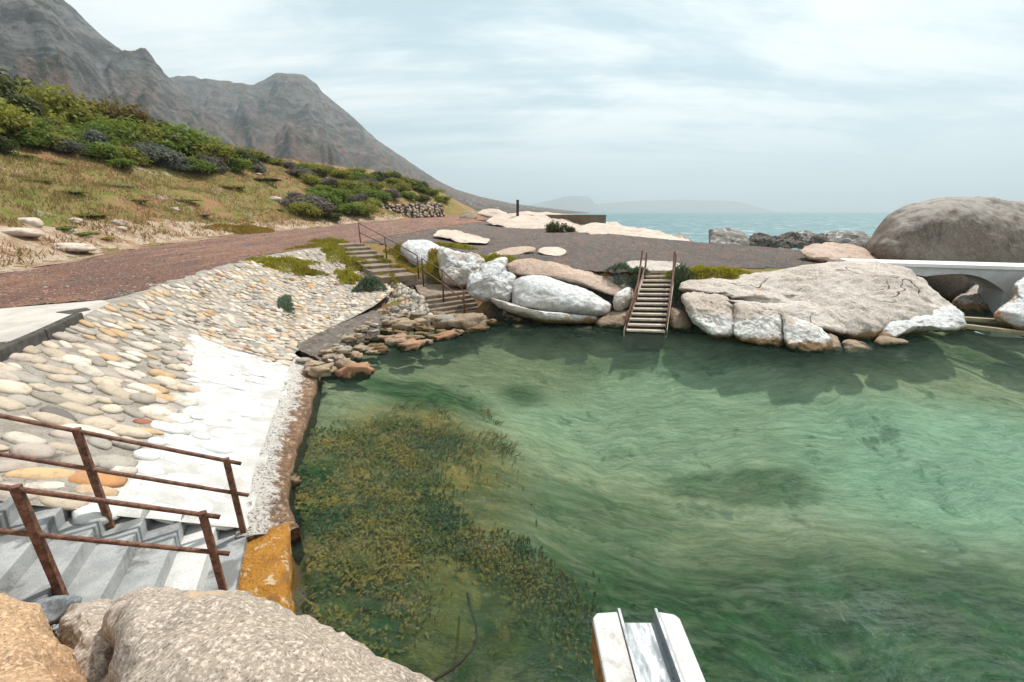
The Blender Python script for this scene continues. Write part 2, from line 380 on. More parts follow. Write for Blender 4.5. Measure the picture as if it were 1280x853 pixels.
# ------------------------------------------------------------------ terrain functions
def sdist(x, y, poly):
    x = np.asarray(x, float); y = np.asarray(y, float); best = np.full(x.shape, 1e18); ins = np.zeros(x.shape, bool)
    n = len(poly)
    for i in range(n):
        ax, ay = poly[i]; bx, by = poly[(i+1) % n]; ex, ey = bx-ax, by-ay
        t = np.clip(((x-ax)*ex+(y-ay)*ey)/(ex*ex+ey*ey), 0, 1)
        best = np.minimum(best, (x-ax-t*ex)**2+(y-ay-t*ey)**2)
        c = ((ay > y) != (by > y)); xi = ax+(y-ay)*ex/(ey if ey else 1e-9); ins ^= (c & (x < xi))
    d = np.sqrt(best); return np.where(ins, d, -d)
HILL = [(-17.8, 14.3), (-20.3, 21.2), (-21.5, 30.4), (-19.8, 43), (-18.5, 55), (-17, 68), (-13, 80), (-8, 89), (-8, 112), (-30, 150), (-260, 150), (-260, -30), (-18.5, -30), (-17, 5)]
WATER = [(-2.0, -14), (-2.3, 3.3), (-2.85, 4.5), (-3.5, 5.4), (-4.2, 7.6), (-4.95, 9.7), (-5.1, 11.5), (-4.6, 14.2), (-2.9, 15.3), (0.2, 16.0), (3.2, 15.9), (6, 15.0), (9.9, 13.9), (13, 15.2), (16, 17.3), (17.5, 19), (18.4, 22), (18.6, 26.8), (13.6, 33.5), (10, 44), (8, 60), (9, 95), (20, 160), (400, 160), (400, -14)]
def sm(e0, e1, v):
    t = np.clip((v-e0)/(e1-e0), 0, 1); return t*t*(3-2*t)
def vnoise(x, y, s, seed=0):
    x = np.asarray(x)*s+seed*17.3; y = np.asarray(y)*s+seed*9.1; xi = np.floor(x).astype(int); yi = np.floor(y).astype(int); fx = x-xi; fy = y-yi
    def h(a, b):
        k = (a*374761393+b*668265263) & 0x7fffffff; k = ((k ^ (k >> 13))*1274126177) & 0x7fffffff; return ((k ^ (k >> 16)) & 0xffff)/65535.0
    u = fx*fx*(3-2*fx); v = fy*fy*(3-2*fy)
    return (h(xi, yi)*(1-u)+h(xi+1, yi)*u)*(1-v)+(h(xi, yi+1)*(1-u)+h(xi+1, yi+1)*u)*v
def fnoise(x, y, s, seed=0, o=4):
    r = 0; a = .5
    for i in range(o): r = r+a*(vnoise(x, y, s*2**i, seed+i)-.5); a *= .5
    return r
Lw = [(-3.2, 4.05, .34), (-3.85, 5.6, .3), (-4.55, 7.4, .3), (-5.3, 9.2, .32), (-6.0, 11.0, .36), (-5.8, 13.2, .42), (-5.25, 15.2, .6), (-4.9, 16.7, .95)]
Up = [(-5.78, 2.9, 1.86), (-7.5, 5.2, 1.93), (-8.3, 7.0, 1.93), (-9.45, 9.5, 1.94), (-10.35, 12.5, 1.96), (-10.8, 15.8, 2.02), (-11.15, 19.6, 2.1), (-9.4, 24.6, 2.2)]
def cr(P, s):
    P = np.array(P); n = len(P)-1; s = min(max(s, 0), .99999)*n; i = int(s); t = s-i
    p0 = P[max(i-1, 0)]; p1 = P[i]; p2 = P[i+1]; p3 = P[min(i+2, n)]
    return .5*((2*p1)+(-p0+p2)*t+(2*p0-5*p1+4*p2-p3)*t*t+(-p0+3*p1-3*p2+p3)*t**3)
def emb(s, r):
    a, b = cr(Lw, s), cr(Up, s); p = a+(b-a)*r; p[2] -= .16*math.sin(math.pi*r)*min(1, s*4); return p
EMBP = np.array([emb(i/70, j/24) for i in range(71) for j in range(25)]); EPOLY = [tuple(cr(Lw, i/20)[:2]) for i in range(21)]+[tuple(cr(Up, i/20)[:2]) for i in range(20, -1, -1)]
FA, FB = np.array((-9.0, 25.0)), np.array((-4.2, 18.5)); FZ = (2.30, 1.22)
LAND = [(-4.7, 18.6), (-3.6, 15.0), (-1.0, 16.2), (-2.1, 19.3)]
def base_z(x, y):
    road = 1.92+.02*np.clip(y-12, 0, 90); yard = 1.60+.016*np.clip(y-14, 0, 110)
    return road+(yard-road)*sm(-9.5, 0, x)
def land_z(x, y):
    x = np.asarray(x, float); y = np.asarray(y, float)
    b = base_z(x, y); dh = sdist(x, y, HILL)
    hill = np.where(dh > 0, 10.5*np.tanh(np.maximum(dh, 0)*.052), 0)
    hill = hill+np.where(dh > 0, np.minimum(dh*.12, 1)*(fnoise(x, y, .12, 3)*2.2+fnoise(x, y, .6, 8)*.5), 0)
    z = b+hill+fnoise(x, y, .5, 5)*.06
    dw = -sdist(x, y, WATER)
    left = (x < -2.5) & (y < 17.2)
    z = np.minimum(z, np.where(left, .45*dw-.2, 1.5*dw-.25))
    # cut for the stepped path down to the landing
    d = FB-FA; L = np.hypot(*d); s = ((x-FA[0])*d[0]+(y-FA[1])*d[1])/L; c = (-(x-FA[0])*d[1]+(y-FA[1])*d[0])/L
    pz = FZ[0]+(FZ[1]-FZ[0])*np.clip(s/L, -.2, 1.6)
    lim = pz-.14+1.1*np.maximum(0, np.abs(c+.8)-1.75)+1.3*np.maximum(0, np.maximum(-.6-s, s-(L+3.0)))
    lim = lim+fnoise(x, y, 1.1, 15)*.35*sm(1.6, 2.2, np.abs(c+.8))
    z = np.where(np.hypot(x-FB[0], y-FB[1]) < 14, np.minimum(z, lim), z)
    z = np.minimum(z, np.where(sdist(x, y, LAND) > -1.2, .12+1.6*np.maximum(0, -sdist(x, y, LAND)), 99))
    sh = z.shape; zz = z.ravel(); ex = sdist(x, y, EPOLY).ravel(); ii = np.nonzero(ex > -.25)[0]; xf, yf = x.ravel(), y.ravel()
    for k in range(0, len(ii), 4000):
        q = ii[k:k+4000]; d_ = (xf[q][:, None]-EMBP[:, 0])**2+(yf[q][:, None]-EMBP[:, 1])**2; zz[q] = np.minimum(zz[q], EMBP[d_.argmin(1), 2]-.38)
    z = zz.reshape(sh)
    return np.where(dw < 0, np.maximum(-3.4, -.3+dw*1.2), z)
def grid_mesh(name, xs, ys, zf, mat, keep=None, dz=0):
    X, Y = np.meshgrid(xs, ys); Z = zf(X, Y)+dz; nx = len(xs); ny = len(ys)
    V = np.stack([X.ravel(), Y.ravel(), Z.ravel()], 1)
    i, j = np.meshgrid(np.arange(nx-1), np.arange(ny-1)); a = (j*nx+i).ravel()
    Fq = np.stack([a, a+1, a+nx+1, a+nx], 1)
    if keep is not None:
        k = keep(X, Y).ravel(); Fq = Fq[k[Fq].all(1)]
        used = np.zeros(len(V), bool); used[Fq.ravel()] = True; idx = np.cumsum(used)-1; V = V[used]; Fq = idx[Fq]
    return mesh_obj(name, V, Fq.tolist(), mat, origin=(0, 0, 0))
def axis(a, b, segs):
    out = [a]
    while out[-1] < b:
        x = out[-1]; st = next(s for lim, s in segs if x < lim); out.append(x+st)
    return np.array(out)
g = grid_mesh('ground', axis(-260, 30, [(-90, 4), (-45, 1.0), (21, .5), (99, 1)]), axis(-30, 160, [(0, 1.5), (60, .5), (100, .8), (999, 2)]), land_z, 'ground')
tag(g, kind='structure')
ROADL = [(-16.6, 2), (-17.0, 8), (-17.4, 14.2), (-19.8, 21.2), (-21.0, 30.4), (-19.3, 43), (-18, 55), (-16.5, 68), (-12.5, 80), (-7.5, 89)]
ROAD = ROADL+[(0, 92), (-3, 70), (-6, 52), (-7.5, 40), (-8.6, 31), (-9.2, 25.6), (-10.2, 23.5), (-11.3, 19.8), (-10.9, 15.5), (-10.4, 12.5), (-9.7, 9.9), (-11.6, 8.7), (-13, 2)]
def road_keep(x, y): return sdist(x, y, ROAD) > fnoise(x, y, .9, 21)*1.0
rd = grid_mesh('road', np.arange(-23, 2, .2), np.arange(1, 92, .25), lambda x, y: base_z(x, y)+fnoise(x, y, .5, 5)*.06+fnoise(x, y, 2.5, 6)*.02, 'road', road_keep, .03); tag(rd, kind='structure')
YARD = [(-9.4, 26), (-8.6, 31), (-7.5, 40), (-6, 52), (-3, 70), (0, 92), (3, 92), (5, 60), (8.5, 43), (12.6, 33), (17.6, 26.3), (17.3, 21.5), (15.6, 18.6), (12, 18.0), (9, 17.4), (6.8, 17.0), (6.4, 16.4), (4, 16.6), (2, 17.4), (-1, 19.8), (-3.5, 21.8), (-6, 23.6)]
def yard_keep(x, y): return sdist(x, y, YARD) > fnoise(x, y, .9, 31)*.9
yd = grid_mesh('gravel_yard', np.arange(-11, 19, .2), np.arange(16, 92, .25), lambda x, y: base_z(x, y)+fnoise(x, y, .5, 5)*.06+fnoise(x, y, 2.5, 6)*.02, 'yard', yard_keep, .022); tag(yd, kind='structure')
VERGE = [(-16.9, 8), (-17.3, 14.2), (-19.7, 21.2), (-20.9, 30.4), (-19.2, 43), (-17.9, 55), (-16.4, 68), (-18.2, 68), (-19.8, 55), (-21.3, 43), (-23.4, 30.4), (-22.9, 21.2), (-20.5, 14), (-18.6, 8)]
vg = grid_mesh('sandy_verge', np.arange(-25, -15, .25), np.arange(7, 70, .3), land_z, 'sand', lambda x, y: sdist(x, y, VERGE) > fnoise(x, y, .8, 41)*2.0, .035); tag(vg, kind='structure')

def pebbles():
    g = np.random.default_rng(9); x = np.concatenate([g.uniform(-22, -8, 26000), g.uniform(-10, 18, 20000)]); y = np.concatenate([8+g.uniform(0, 1, 26000)**1.6*50, 16+g.uniform(0, 1, 20000)**1.5*34])
    k = (sdist(x, y, ROAD) > .1) | (sdist(x, y, YARD) > .1) | (sdist(x, y, VERGE) > 0); x, y = x[k], y[k]; n = len(x); z = base_z(x, y)+fnoise(x, y, .5, 5)*.06+.035+.03*(sdist(x, y, VERGE) > 0)
    r = g.uniform(.008, .028, n)*(1+.02*np.maximum(y-14, 0))*(1+(g.random(n) > .97)*1.0); an = g.uniform(0, 3.1, n); c, s_ = np.cos(an)*r, np.sin(an)*r
    P = np.stack([x, y, z], 1); A = np.stack([c*1.3, s_*1.3, 0*x], 1); B = np.stack([-s_, c, 0*x], 1); Z = np.stack([0*x, 0*x, r*.6], 1)
    V = np.stack([P+A, P+B, P-A, P-B, P+Z], 1).reshape(-1, 3); b = 5*np.arange(n)[:, None]
    Fc = np.concatenate([b+np.array(t) for t in ([0, 1, 4], [1, 2, 4], [2, 3, 4], [3, 0, 4])]).tolist()
    o = mesh_obj('loose_gravel', V, Fc, 'pebble', origin=(0, 0, 0)); base = np.array([(.30, .22, .18), (.10, .085, .08), (.2, .15, .135), (.28, .13, .09), (.34, .28, .24), (.06, .05, .05)])
    ca = o.data.color_attributes.new('stone_colour', 'FLOAT_COLOR', 'POINT'); ca.data.foreach_set('color', np.repeat(np.concatenate([base[g.integers(0, 6, n)], np.ones((n, 1))], 1), 5, 0).ravel())
    tag(o, 'loose gravel scattered over road and yard', 'gravel', kind='stuff')
pm = NT('gravel_grains'); M['pebble'] = pm.finish(pm.n('ShaderNodeAttribute', {'attribute_name': 'stone_colour'}).outputs[0], .9, None, .15)
pebbles()
# ------------------------------------------------------------------ seabed and water
def seabed_z(x, y):
    d = sdist(x, y, WATER)
    dep = np.clip(.35+.30*np.clip(d, 0, 20), 0, 2.3)
    dep = dep*(.62+.38*sm(-4, 3, x))
    z = -dep+fnoise(x, y, .7, 51)*.35+fnoise(x, y, 2.4, 55)*.22*(1-sm(0, 8, x)*.6)
    return np.where(d < 0, -.35+np.minimum(.0, d), z)
def seabed_mat():
    s = NT('weedy_pool_bed'); P = s.pos(); sep = s.z(); X = sep.outputs['X']; Y = sep.outputs['Y']
    warp = s.n('ShaderNodeTexNoise', Vector=P, Scale=.22, Detail=3).outputs[1]
    W = s.n('ShaderNodeVectorMath', {'operation': 'MULTIPLY_ADD'}, _0=warp, _1=(1.7, 1.7, 0), _2=P).outputs[0]
    st1 = s.noise(s.vec(W, (.55, 2.2, 1), (0, 0, R(-28))), 2.4, 8, .7, .3)     # strands combed by the surge
    st2 = s.noise(s.vec(W, (1.0, 4.2, 1), (0, 0, R(-28))), 4.5, 7, .72, .2)
    big = s.noise(W, .33, 4, .55); cl = s.noise(P, 1.5, 6, .7, .4); clf = s.noise(P, 5.5, 5, .72)
    def spot(x, y, rx, ry, soft=.9):
        dx = s.math('DIVIDE', s.math('SUBTRACT', X, x), rx); dy = s.math('DIVIDE', s.math('SUBTRACT', Y, y), ry)
        d = s.math('SQRT', s.math('ADD', s.math('MULTIPLY', dx, dx), s.math('MULTIPLY', dy, dy)))
        d = s.math('ADD', d, s.math('MULTIPLY', s.math('SUBTRACT', big, .5), .9))
        return s.ramp(d, 1+soft*.5, 1-soft*.5)
    sand = s.mix(s.ramp(s.math('ADD', s.math('MULTIPLY', st1, .6), s.math('MULTIPLY', cl, .4)), .40, .60), (.47, .53, .33), (.27, .34, .20))
    col = s.mix(s.math('MULTIPLY', s.ramp(st2, .46, .66), .5), sand, (.42, .50, .37)); col = s.mix(s.math('MULTIPLY', s.ramp(s.noise(s.vec(W, (1.0, 5, 1), (0, 0, R(-24))), 4.5, 5, .7), .55, .68), .35), col, (.12, .20, .13))
    turq = s.mix(s.ramp(st1, .4, .65), (.43, .66, .47), (.30, .51, .35))
    col = s.mix(s.math('MAXIMUM', spot(11.6, 8.8, 5, 2.6), s.math('MULTIPLY', spot(5.2, 11.2, 6, 2.6), .5)), col, turq)
    # yellow-brown weed on the shallow left side
    brown = s.mix(s.ramp(cl, .4, .62), (.11, .125, .035), (.34, .25, .065))
    brown = s.mix(s.ramp(clf, .52, .66), brown, (.50, .36, .11))
    brown = s.mix(s.ramp(st1, .56, .68), brown, (.035, .09, .035))
    ym = s.math('MAXIMUM', spot(-1.9, 6.9, 2.0, 2.7), spot(-1.1, 3.9, 1.9, 1.4))
    col = s.mix(s.math('MULTIPLY', ym, .9), col, brown)
    far = s.mix(s.ramp(st1, .42, .62), (.20, .24, .13), (.36, .40, .25))
    col = s.mix(s.math('MULTIPLY', spot(-1.0, 13.3, 4.6, 2.0), .8), col, far)
    # dark green weed, plus a painted shade band by the far rocks
    dk = s.mix(s.ramp(cl, .42, .62), (.007, .055, .014), (.035, .135, .035))
    dm = s.math('MAXIMUM', spot(5.4, 4.0, 6.6, 2.5), s.math('MAXIMUM', spot(-2.5, 10.4, 1.9, .9), s.math('MAXIMUM', spot(-3.3, 5.4, .55, 1.1), spot(-1.9, 3.2, .8, .9))))
    dm = s.math('MAXIMUM', dm, s.math('MULTIPLY', spot(18, 15.2, 8, 1.6), .7)); dm = s.math('MAXIMUM', dm, s.math('MULTIPLY', spot(.25, 11.6, .55, .4, 1.6), .8))
    dm = s.math('MAXIMUM', dm, s.math('MULTIPLY', spot(2.0, 7.0, 2.0, 1.0), .6)); dm = s.math('MAXIMUM', dm, s.math('MULTIPLY', spot(5.4, 8.3, 2.0, .6, .6), .65))
    dm = s.math('MAXIMUM', dm, s.math('MULTIPLY', spot(8.5, 13.4, 6.5, .8), .5))  # dark band along the rocks, their shade on the bed painted in
    col = s.mix(s.math('MULTIPLY', dm, s.math('ADD', .72, s.math('MULTIPLY', s.ramp(st1, .35, .6), .26))), col, dk)
    col = s.mix(s.math('MULTIPLY', s.ramp(s.noise(W, .9, 6, .68), .56, .66), .55), col, (.03, .11, .05))
    return s.finish(col, .95, s.bump(s.math('ADD', st1, cl), .15), .05)
M['seabed'] = seabed_mat()
tag(grid_mesh('seabed', np.arange(-7, 40, .14), np.arange(0, 21, .14), seabed_z, 'seabed', lambda x, y: sdist(x, y, WATER) > -1.2), kind='structure')
def weed_mat():
    s = NT('combed_weed'); P = s.pos(); n = s.noise(P, 1.1, 5, .65); f = s.noise(P, 4, 4, .7); X = s.z().outputs['X']; Y = s.z().outputs['Y']
    col = s.mix(s.ramp(n, .36, .64), (.32, .24, .06), (.09, .13, .03)); col = s.mix(s.math('MULTIPLY', s.ramp(f, .48, .68), .3), col, (.42, .33, .10)); col = s.mix(s.math('MULTIPLY', s.ramp(s.noise(P, .7, 4, .6), .52, .64), .85), col, (.03, .09, .035))
    gm = s.ramp(s.math('ADD', X, s.math('MULTIPLY', s.math('SUBTRACT', s.noise(P, .5, 4, .6), .5), 4)), -.6, 1.8); col = s.mix(gm, col, s.mix(s.ramp(f, .42, .6), (.02, .08, .03), (.07, .15, .05)))
    return s.finish(col, .8, None, .1)
M['weed'] = weed_mat()
def weed():
    g = np.random.default_rng(77); N = 230000; x = g.uniform(-5.2, 5, N); y = g.uniform(1.2, 13.5, N)
    dd_ = fnoise(x, y*1.4, .55, 91)+.5*fnoise(x, y, 1.6, 92)
    left = np.exp(-((x+2.3)/2.3)**2-((y-6)/4.5)**2)*.55; low = np.exp(-((x-.0)/1.6)**2-((y-4.0)/1.2)**2)*.5; mid = 0*x
    keep = (g.random(N) < left+low+mid) & (left+low > .13) & (dd_ > .01+g.normal(0, .10, N)+.2*(left+low < .3)) & (sdist(x, y, WATER) > .05); x, y = x[keep], y[keep]; n = len(x); z = seabed_z(x, y)
    near = sm(8.5, 5.5, y+x*.5); th = R(32)-R(22)*sm(-3, 6, x)+g.normal(0, .35, n)*(1+3.2*near); L = g.uniform(.03, .05, n)+.2*g.random(n)**2.5; w = g.uniform(.005, .02, n); L = L*(1-near)+near*g.uniform(.02, .09, n); w = w*(1-near)+near*g.uniform(.006, .026, n); c, s_ = np.cos(th), np.sin(th); up = g.uniform(.02, .22, n)*np.minimum(1, -z)
    p0 = np.stack([x, y, z+.01], 1); d = np.stack([c*L, s_*L, up], 1); u = np.stack([-s_*w, c*w, 0*x+g.normal(0, .01, n)], 1)
    V = np.stack([p0-u*.6, p0+u*.6, p0+d*.55+u, p0+d*.55-u, p0+d+u*.2+np.stack([0*x, 0*x, -up*.4], 1), p0+d-u*.2+np.stack([0*x, 0*x, -up*.4], 1)], 1).reshape(-1, 3); b = 6*np.arange(n)[:, None]
    Fc = np.concatenate([b+np.array([0, 1, 2, 3]), b+np.array([3, 2, 4, 5])]).tolist()
    tag(mesh_obj('seaweed', V, Fc, 'weed', smooth=False, origin=(0, 0, 0)), 'combed seaweed on the pool bed', 'seaweed', kind='stuff')
weed()
def water_mat():
    s = NT('clear_green_pool_water'); P = s.pos()
    W = s.n('ShaderNodeVectorMath', {'operation': 'MULTIPLY_ADD'}, _0=s.n('ShaderNodeTexNoise', Vector=P, Scale=.3, Detail=2).outputs[1], _1=(1.6, 1.6, 0), _2=P).outputs[0]
    h1 = s.noise(s.vec(W, (.8, 2.2, 1), (0, 0, R(-14))), 2.6, 6, .62, .3); h2 = s.noise(s.vec(W, (1, 1.8, 1)), 8, 5, .65)
    nm = s.bump(s.math('ADD', h1, s.math('MULTIPLY', h2, .5)), .26)
    fr = s.n('ShaderNodeFresnel', IOR=1.33, Normal=nm).outputs[0]
    tr = s.n('ShaderNodeBsdfTransparent', Color=(.95, .985, .94))
    df = s.n('ShaderNodeBsdfDiffuse', Color=(.17, .31, .22), Normal=nm)
    gl = s.n('ShaderNodeBsdfGlossy', Color=(.85, .95, .92), Roughness=.06, Normal=nm)
    a = s.n('ShaderNodeMixShader', Fac=s.math('ADD', .04, s.math('MULTIPLY', s.ramp(h1, .4, .7), .09))); s.t.links.new(tr.outputs[0], a.inputs[1]); s.t.links.new(df.outputs[0], a.inputs[2])
    b = s.n('ShaderNodeMixShader', Fac=s.math('MULTIPLY', fr, .7)); s.t.links.new(a.outputs[0], b.inputs[1]); s.t.links.new(gl.outputs[0], b.inputs[2])
    s.t.links.new(b.outputs[0], s.out.inputs[0]); return s.m
M['water'] = water_mat()
wv = lambda x, y: fnoise(x*.7, y*1.5, .9, 61)*.06
tag(grid_mesh('pool_water', np.arange(-7, 40, .16), np.arange(-3, 20, .12), wv, 'water', lambda x, y: sdist(x, y, WATER) > -1.4), kind='structure')
def sea_mat():
    s = NT('open_sea'); P = s.pos()
    h = s.noise(s.vec(P, (.25, 1.0, 1)), .5, 7, .65); h2 = s.noise(s.vec(P, (.6, 1, 1)), 2.2, 5, .65); big = s.noise(s.vec(P, (.15, 1, 1)), .03, 5, .6)
    col = s.mix(s.ramp(big, .38, .62), (.035, .125, .145), (.06, .175, .19))
    col = s.mix(s.math('MULTIPLY', s.ramp(h, .42, .64), .6), col, (.018, .08, .098))
    cap = s.ramp(s.math('ADD', h, s.math('MULTIPLY', h2, .22)), .70, .74)
    col = s.mix(cap, col, (.75, .8, .8))
    return s.finish(col, .42, s.bump(s.math('ADD', h, s.math('MULTIPLY', h2, .3)), .5), .28)
M['sea'] = sea_mat()
xs = np.concatenate([[-15000, -3000, -800, -200], np.arange(-40, 150, 8), [200, 400, 900, 3000, 15000]]); ys = np.concatenate([[19.8], np.arange(24, 120, 6), [150, 220, 400, 900, 2500, 9000, 15000]])
tag(grid_mesh('sea', xs.astype(float), ys.astype(float), lambda x, y: 0*x-.02, 'sea'), kind='structure')
# surf where the swell meets the rocks
def foam_mat():
    s = NT('sea_foam'); P = s.pos(); n = s.noise(P, 1.3, 7, .75, .5)
    return s.finish(s.mix(s.ramp(n, .42, .56), (.10, .28, .29), (.8, .84, .84)), .7, s.bump(n, .1), .2)
M['foam'] = foam_mat()
FO = [(8.6, 58), (13.5, 36), (19, 28.5), (26, 32), (34, 40), (30, 47), (20, 44), (14, 55), (10, 75)]
tag(grid_mesh('surf', np.arange(7, 36, .5), np.arange(26, 76, .5), lambda x, y: fnoise(x, y, .5, 71)*.3+.05, 'foam', lambda x, y: sdist(x, y, FO) > fnoise(x, y, .25, 72)*9), kind='structure')

# ------------------------------------------------------------------ embankment of set cobbles
def paint_at(p, s, r):
    # whitewashed patch: lower part next to the ledge, near half of the slope
    m = min(sm(.60, .40, r+.12*math.sin(s*9)), sm(.475, .425, s), sm(-.05, .015, s))
    return float(m)
ns, nr = 90, 36; V = []; Fc = []; pv = []
for i in range(ns+1):
    for j in range(nr+1):
        p = emb(i/ns, min(j/(nr-2), 1))
        if j > nr-2: d_ = cr(Up, i/ns)-cr(Lw, i/ns); d_[2] = 0; p = p+d_/np.linalg.norm(d_)*.24*(j-nr+2)
        V.append(p+np.array((0, 0, fbm((p[0]*1.5, p[1]*1.5, 0))*.035))); pv.append(paint_at(p, i/ns, min(j/(nr-2), 1)))
for i in range(ns):
    for j in range(nr):
        a = i*(nr+1)+j; Fc.append((a, a+nr+1, a+nr+2, a+1))
eo = mesh_obj('stone_embankment', V, Fc, 'mortar_bed'); at = eo.data.attributes.new('paint', 'FLOAT', 'POINT'); at.data.foreach_set('value', pv)
tag(eo, 'sloping embankment of pale cobbles set in mortar beside the pool, partly whitewashed', 'embankment')
PAL = [((.43, .38, .32), 5), ((.50, .45, .39), 5), ((.36, .35, .33), 4), ((.46, .33, .20), 3), ((.55, .52, .48), 4), ((.30, .28, .255), 2), ((.42, .22, .10), .55), ((.13, .125, .12), .5), ((.27, .10, .06), .2), ((.40, .36, .34), 4)]
PW = np.array([w for _, w in PAL]); PW = PW/PW.sum()
def stones(name, items, parent, mat='cobble'):
    VV = []; FF = []; CC = []; PP = []; b = 0
    for (p, X, Yv, N, rx, ry, rz, col, pt, sub, sd) in items:
        v, f = ico(sub); w = np.sign(v)*np.abs(v)**np.array((random.uniform(.66, .95), random.uniform(.66, .95), .9))
        k = np.array([1+.26*mnoise.noise(Vector(q)*1.4+Vector((sd*5.1, sd*2.3, sd))) for q in v]) if sub > 1 else 1+.12*rng.standard_normal(len(v))
        w = w*k[:, None]
        VV.append(p+np.outer(w[:, 0]*rx, X)+np.outer(w[:, 1]*ry, Yv)+np.outer(w[:, 2]*rz, N))
        FF += [(i+b, j+b, l+b) for i, j, l in f]; b += len(v)
        CC += [(*col, 1)]*len(v); PP += [pt]*len(v)
    o = mesh_obj(name, np.concatenate(VV), FF, mat, parent)
    ca = o.data.color_attributes.new('stone_colour', 'FLOAT_COLOR', 'POINT'); ca.data.foreach_set('color', np.array(CC).ravel())
    pa = o.data.attributes.new('paint', 'FLOAT', 'POINT'); pa.data.foreach_set('value', PP)
    return o
def lay(surf, du, dv, smin=0, smax=1, rmin=0.0, rmax=1, size=lambda s: 1.0, pt=lambda p, s, r: 0.0, raise_=.25, sub=lambda s: 2, turn=0, hthick=.42, jit=.35):
    items = []; sd = 0
    r = rmin; row = 0
    W = 60
    # rows run along s, laid at steps of real length
    Ltot = sum(np.linalg.norm(surf(smin+(smax-smin)*(k+1)/W, .5)-surf(smin+(smax-smin)*k/W, .5)) for k in range(W))
    s = smin; 
    while s < smax:
        sz = size(s); hgt = np.linalg.norm(surf(s, rmax)-surf(s, rmin)); n = max(2, int(round(hgt/(du*sz))))
        ds = dv*sz/Ltot*(smax-smin)
        for k in range(n):
            rr = rmin+(k+.5+(row % 2)*.5-.25+random.uniform(-.2, .2))/n*(rmax-rmin); ss = s+ds*random.uniform(-jit, jit)
            if not (rmin-.01 <= rr <= rmax+.01) or ss < smin or ss > smax: continue
            p = surf(ss, rr); e = .004
            a = surf(min(ss+e, 1), rr)-surf(max(ss-e, 0), rr); bb = surf(ss, min(rr+e, 1))-surf(ss, max(rr-e, 0))
            N = np.cross(a, bb); N /= np.linalg.norm(N)
            if abs(N[2]) > .3 and N[2] < 0: N = -N
            bu = bb/np.linalg.norm(bb); cu = np.cross(N, bu)
            th = turn+random.gauss(0, .26); X = bu*math.cos(th)+cu*math.sin(th); Yv = np.cross(N, X)
            k2 = random.choice((random.uniform(.5, .8), random.uniform(.8, 1.2), random.uniform(.8, 1.2))); q = random.uniform(.8, 1.25)
            rx = du*sz*.54*k2*q; ry = dv*sz*.53*k2/q
            c = np.array(PAL[rng.choice(len(PAL), p=PW)][0])*random.uniform(.85, 1.12)*np.array((1.08, 1.0, .9))
            sd += 1
            pp_ = pt(p, ss, rr); emb_ = .30*sm(.45, .8, pp_)*random.uniform(.4, 1.1)+.5*float(sm(.14, .0, rr))*(pp_ > .3)
            items.append((p+N*(raise_-.3-emb_)*ry, X, Yv, N, rx, ry, ry*hthick*random.uniform(.75, 1.2), c, pt(p, ss, rr), sub(ss), sd))
        s += ds; row += 1
    return items
tag(stones('cobbles', lay(emb, .40, .255, 0.004, .995, .015, .985, lambda s: (1.1-.42*sm(.12, .6, s)), paint_at, .32, lambda s: 2, turn=0), eo), 'rounded river cobbles in cream, tan, grey and white')
# low concrete ledge along the water
LE = [(-2.72, 4.22), (-3.40, 5.30), (-4.1, 7.4), (-4.8, 9.4), (-5.02, 9.95)]; LI = [(-3.25, 3.9), (-3.95, 5.6), (-4.65, 7.4), (-5.4, 9.2), (-5.75, 10.3)]
def strip(name, E, I, ze, zi, mat, label, n=60, m=14, amp=.035):
    V = []; Fc = []; mm = m+4
    for i in range(n+1):
        s = i/n; e = cr([(*p, ze) for p in E], s); q = cr([(*p, zi) for p in I], s)
        for j in range(m+1):
            p = q+(e-q)*j/m; k = fbm((p[0]*2.2, p[1]*2.2, 3)); p = p+np.array((k*.05, k*.03, k*amp+fbm((p[0]*9, p[1]*9, 1), 3)*.015)); V.append(p)
        for j in range(1, 5):
            k = fbm((e[0]*2.5, e[1]*2.5, j)); V.append((e[0]+.03*j+k*.04, e[1]+k*.03, ze-j*.32))
    W = mm+1
    for i in range(n):
        for j in range(mm): a = i*W+j; Fc.append((a, a+1, a+W+1, a+W))
    for i in (0, n):
        b = len(V); V += [(V[i*W+j][0], V[i*W+j][1], -.9) for j in range(m+1)]
        Fc += [(i*W+j, i*W+j+1, b+j+1, b+j) for j in range(m)]
    return tag(mesh_obj(name, V, Fc, mat), label, 'ledge')
strip('concrete_ledge', LE, LI, .17, .36, 'ledge', 'brown stained concrete ledge between white cobbles and the water')
strip('concrete_ramp', [(-5.15, 10.3), (-5.0, 11.6), (-4.6, 13.4), (-4.35, 14.6)], [(-6.05, 10.9), (-5.95, 12.2), (-5.75, 13.6), (-5.3, 15.2)], .22, .44, 'concrete_dark', 'dark weed-covered concrete strip at the far foot of cobbled slope')
# dusty apron, kerb and covers at the top left of the slope
mb = MB(); mb.prism([(-7.62, 5.6), (-8.3, 7.0), (-9.45, 9.45), (-9.9, 9.75), (-11.5, 8.7), (-13.2, 4.5), (-13, 1.5), (-7.2, 2.0), (-7.3, 4.2)], 1.3, 1.975)
tag(mb.build('concrete_apron', 'concrete_apron', bevel=.02), 'dusty pale concrete apron between red road and cobbled slope', 'paving')
mb = MB()
kp = [(-7.45, 5.2), (-8.2, 6.85), (-8.85, 8.15)]
for a, b in zip(kp, kp[1:]):
    d = np.array(b)-np.array(a); d = d/np.hypot(*d); nrm = np.array((-d[1], d[0]))*.07; b = np.array(b)-d*.02
    mb.prism([tuple(np.array(a)-nrm), tuple(np.array(b)-nrm), tuple(np.array(b)+nrm), tuple(np.array(a)+nrm)][::1], 1.7, 2.05)
tag(mb.build('kerb_edging', 'cover', bevel=.02), 'dark weathered kerb edging along the top of cobbled slope', 'kerb')
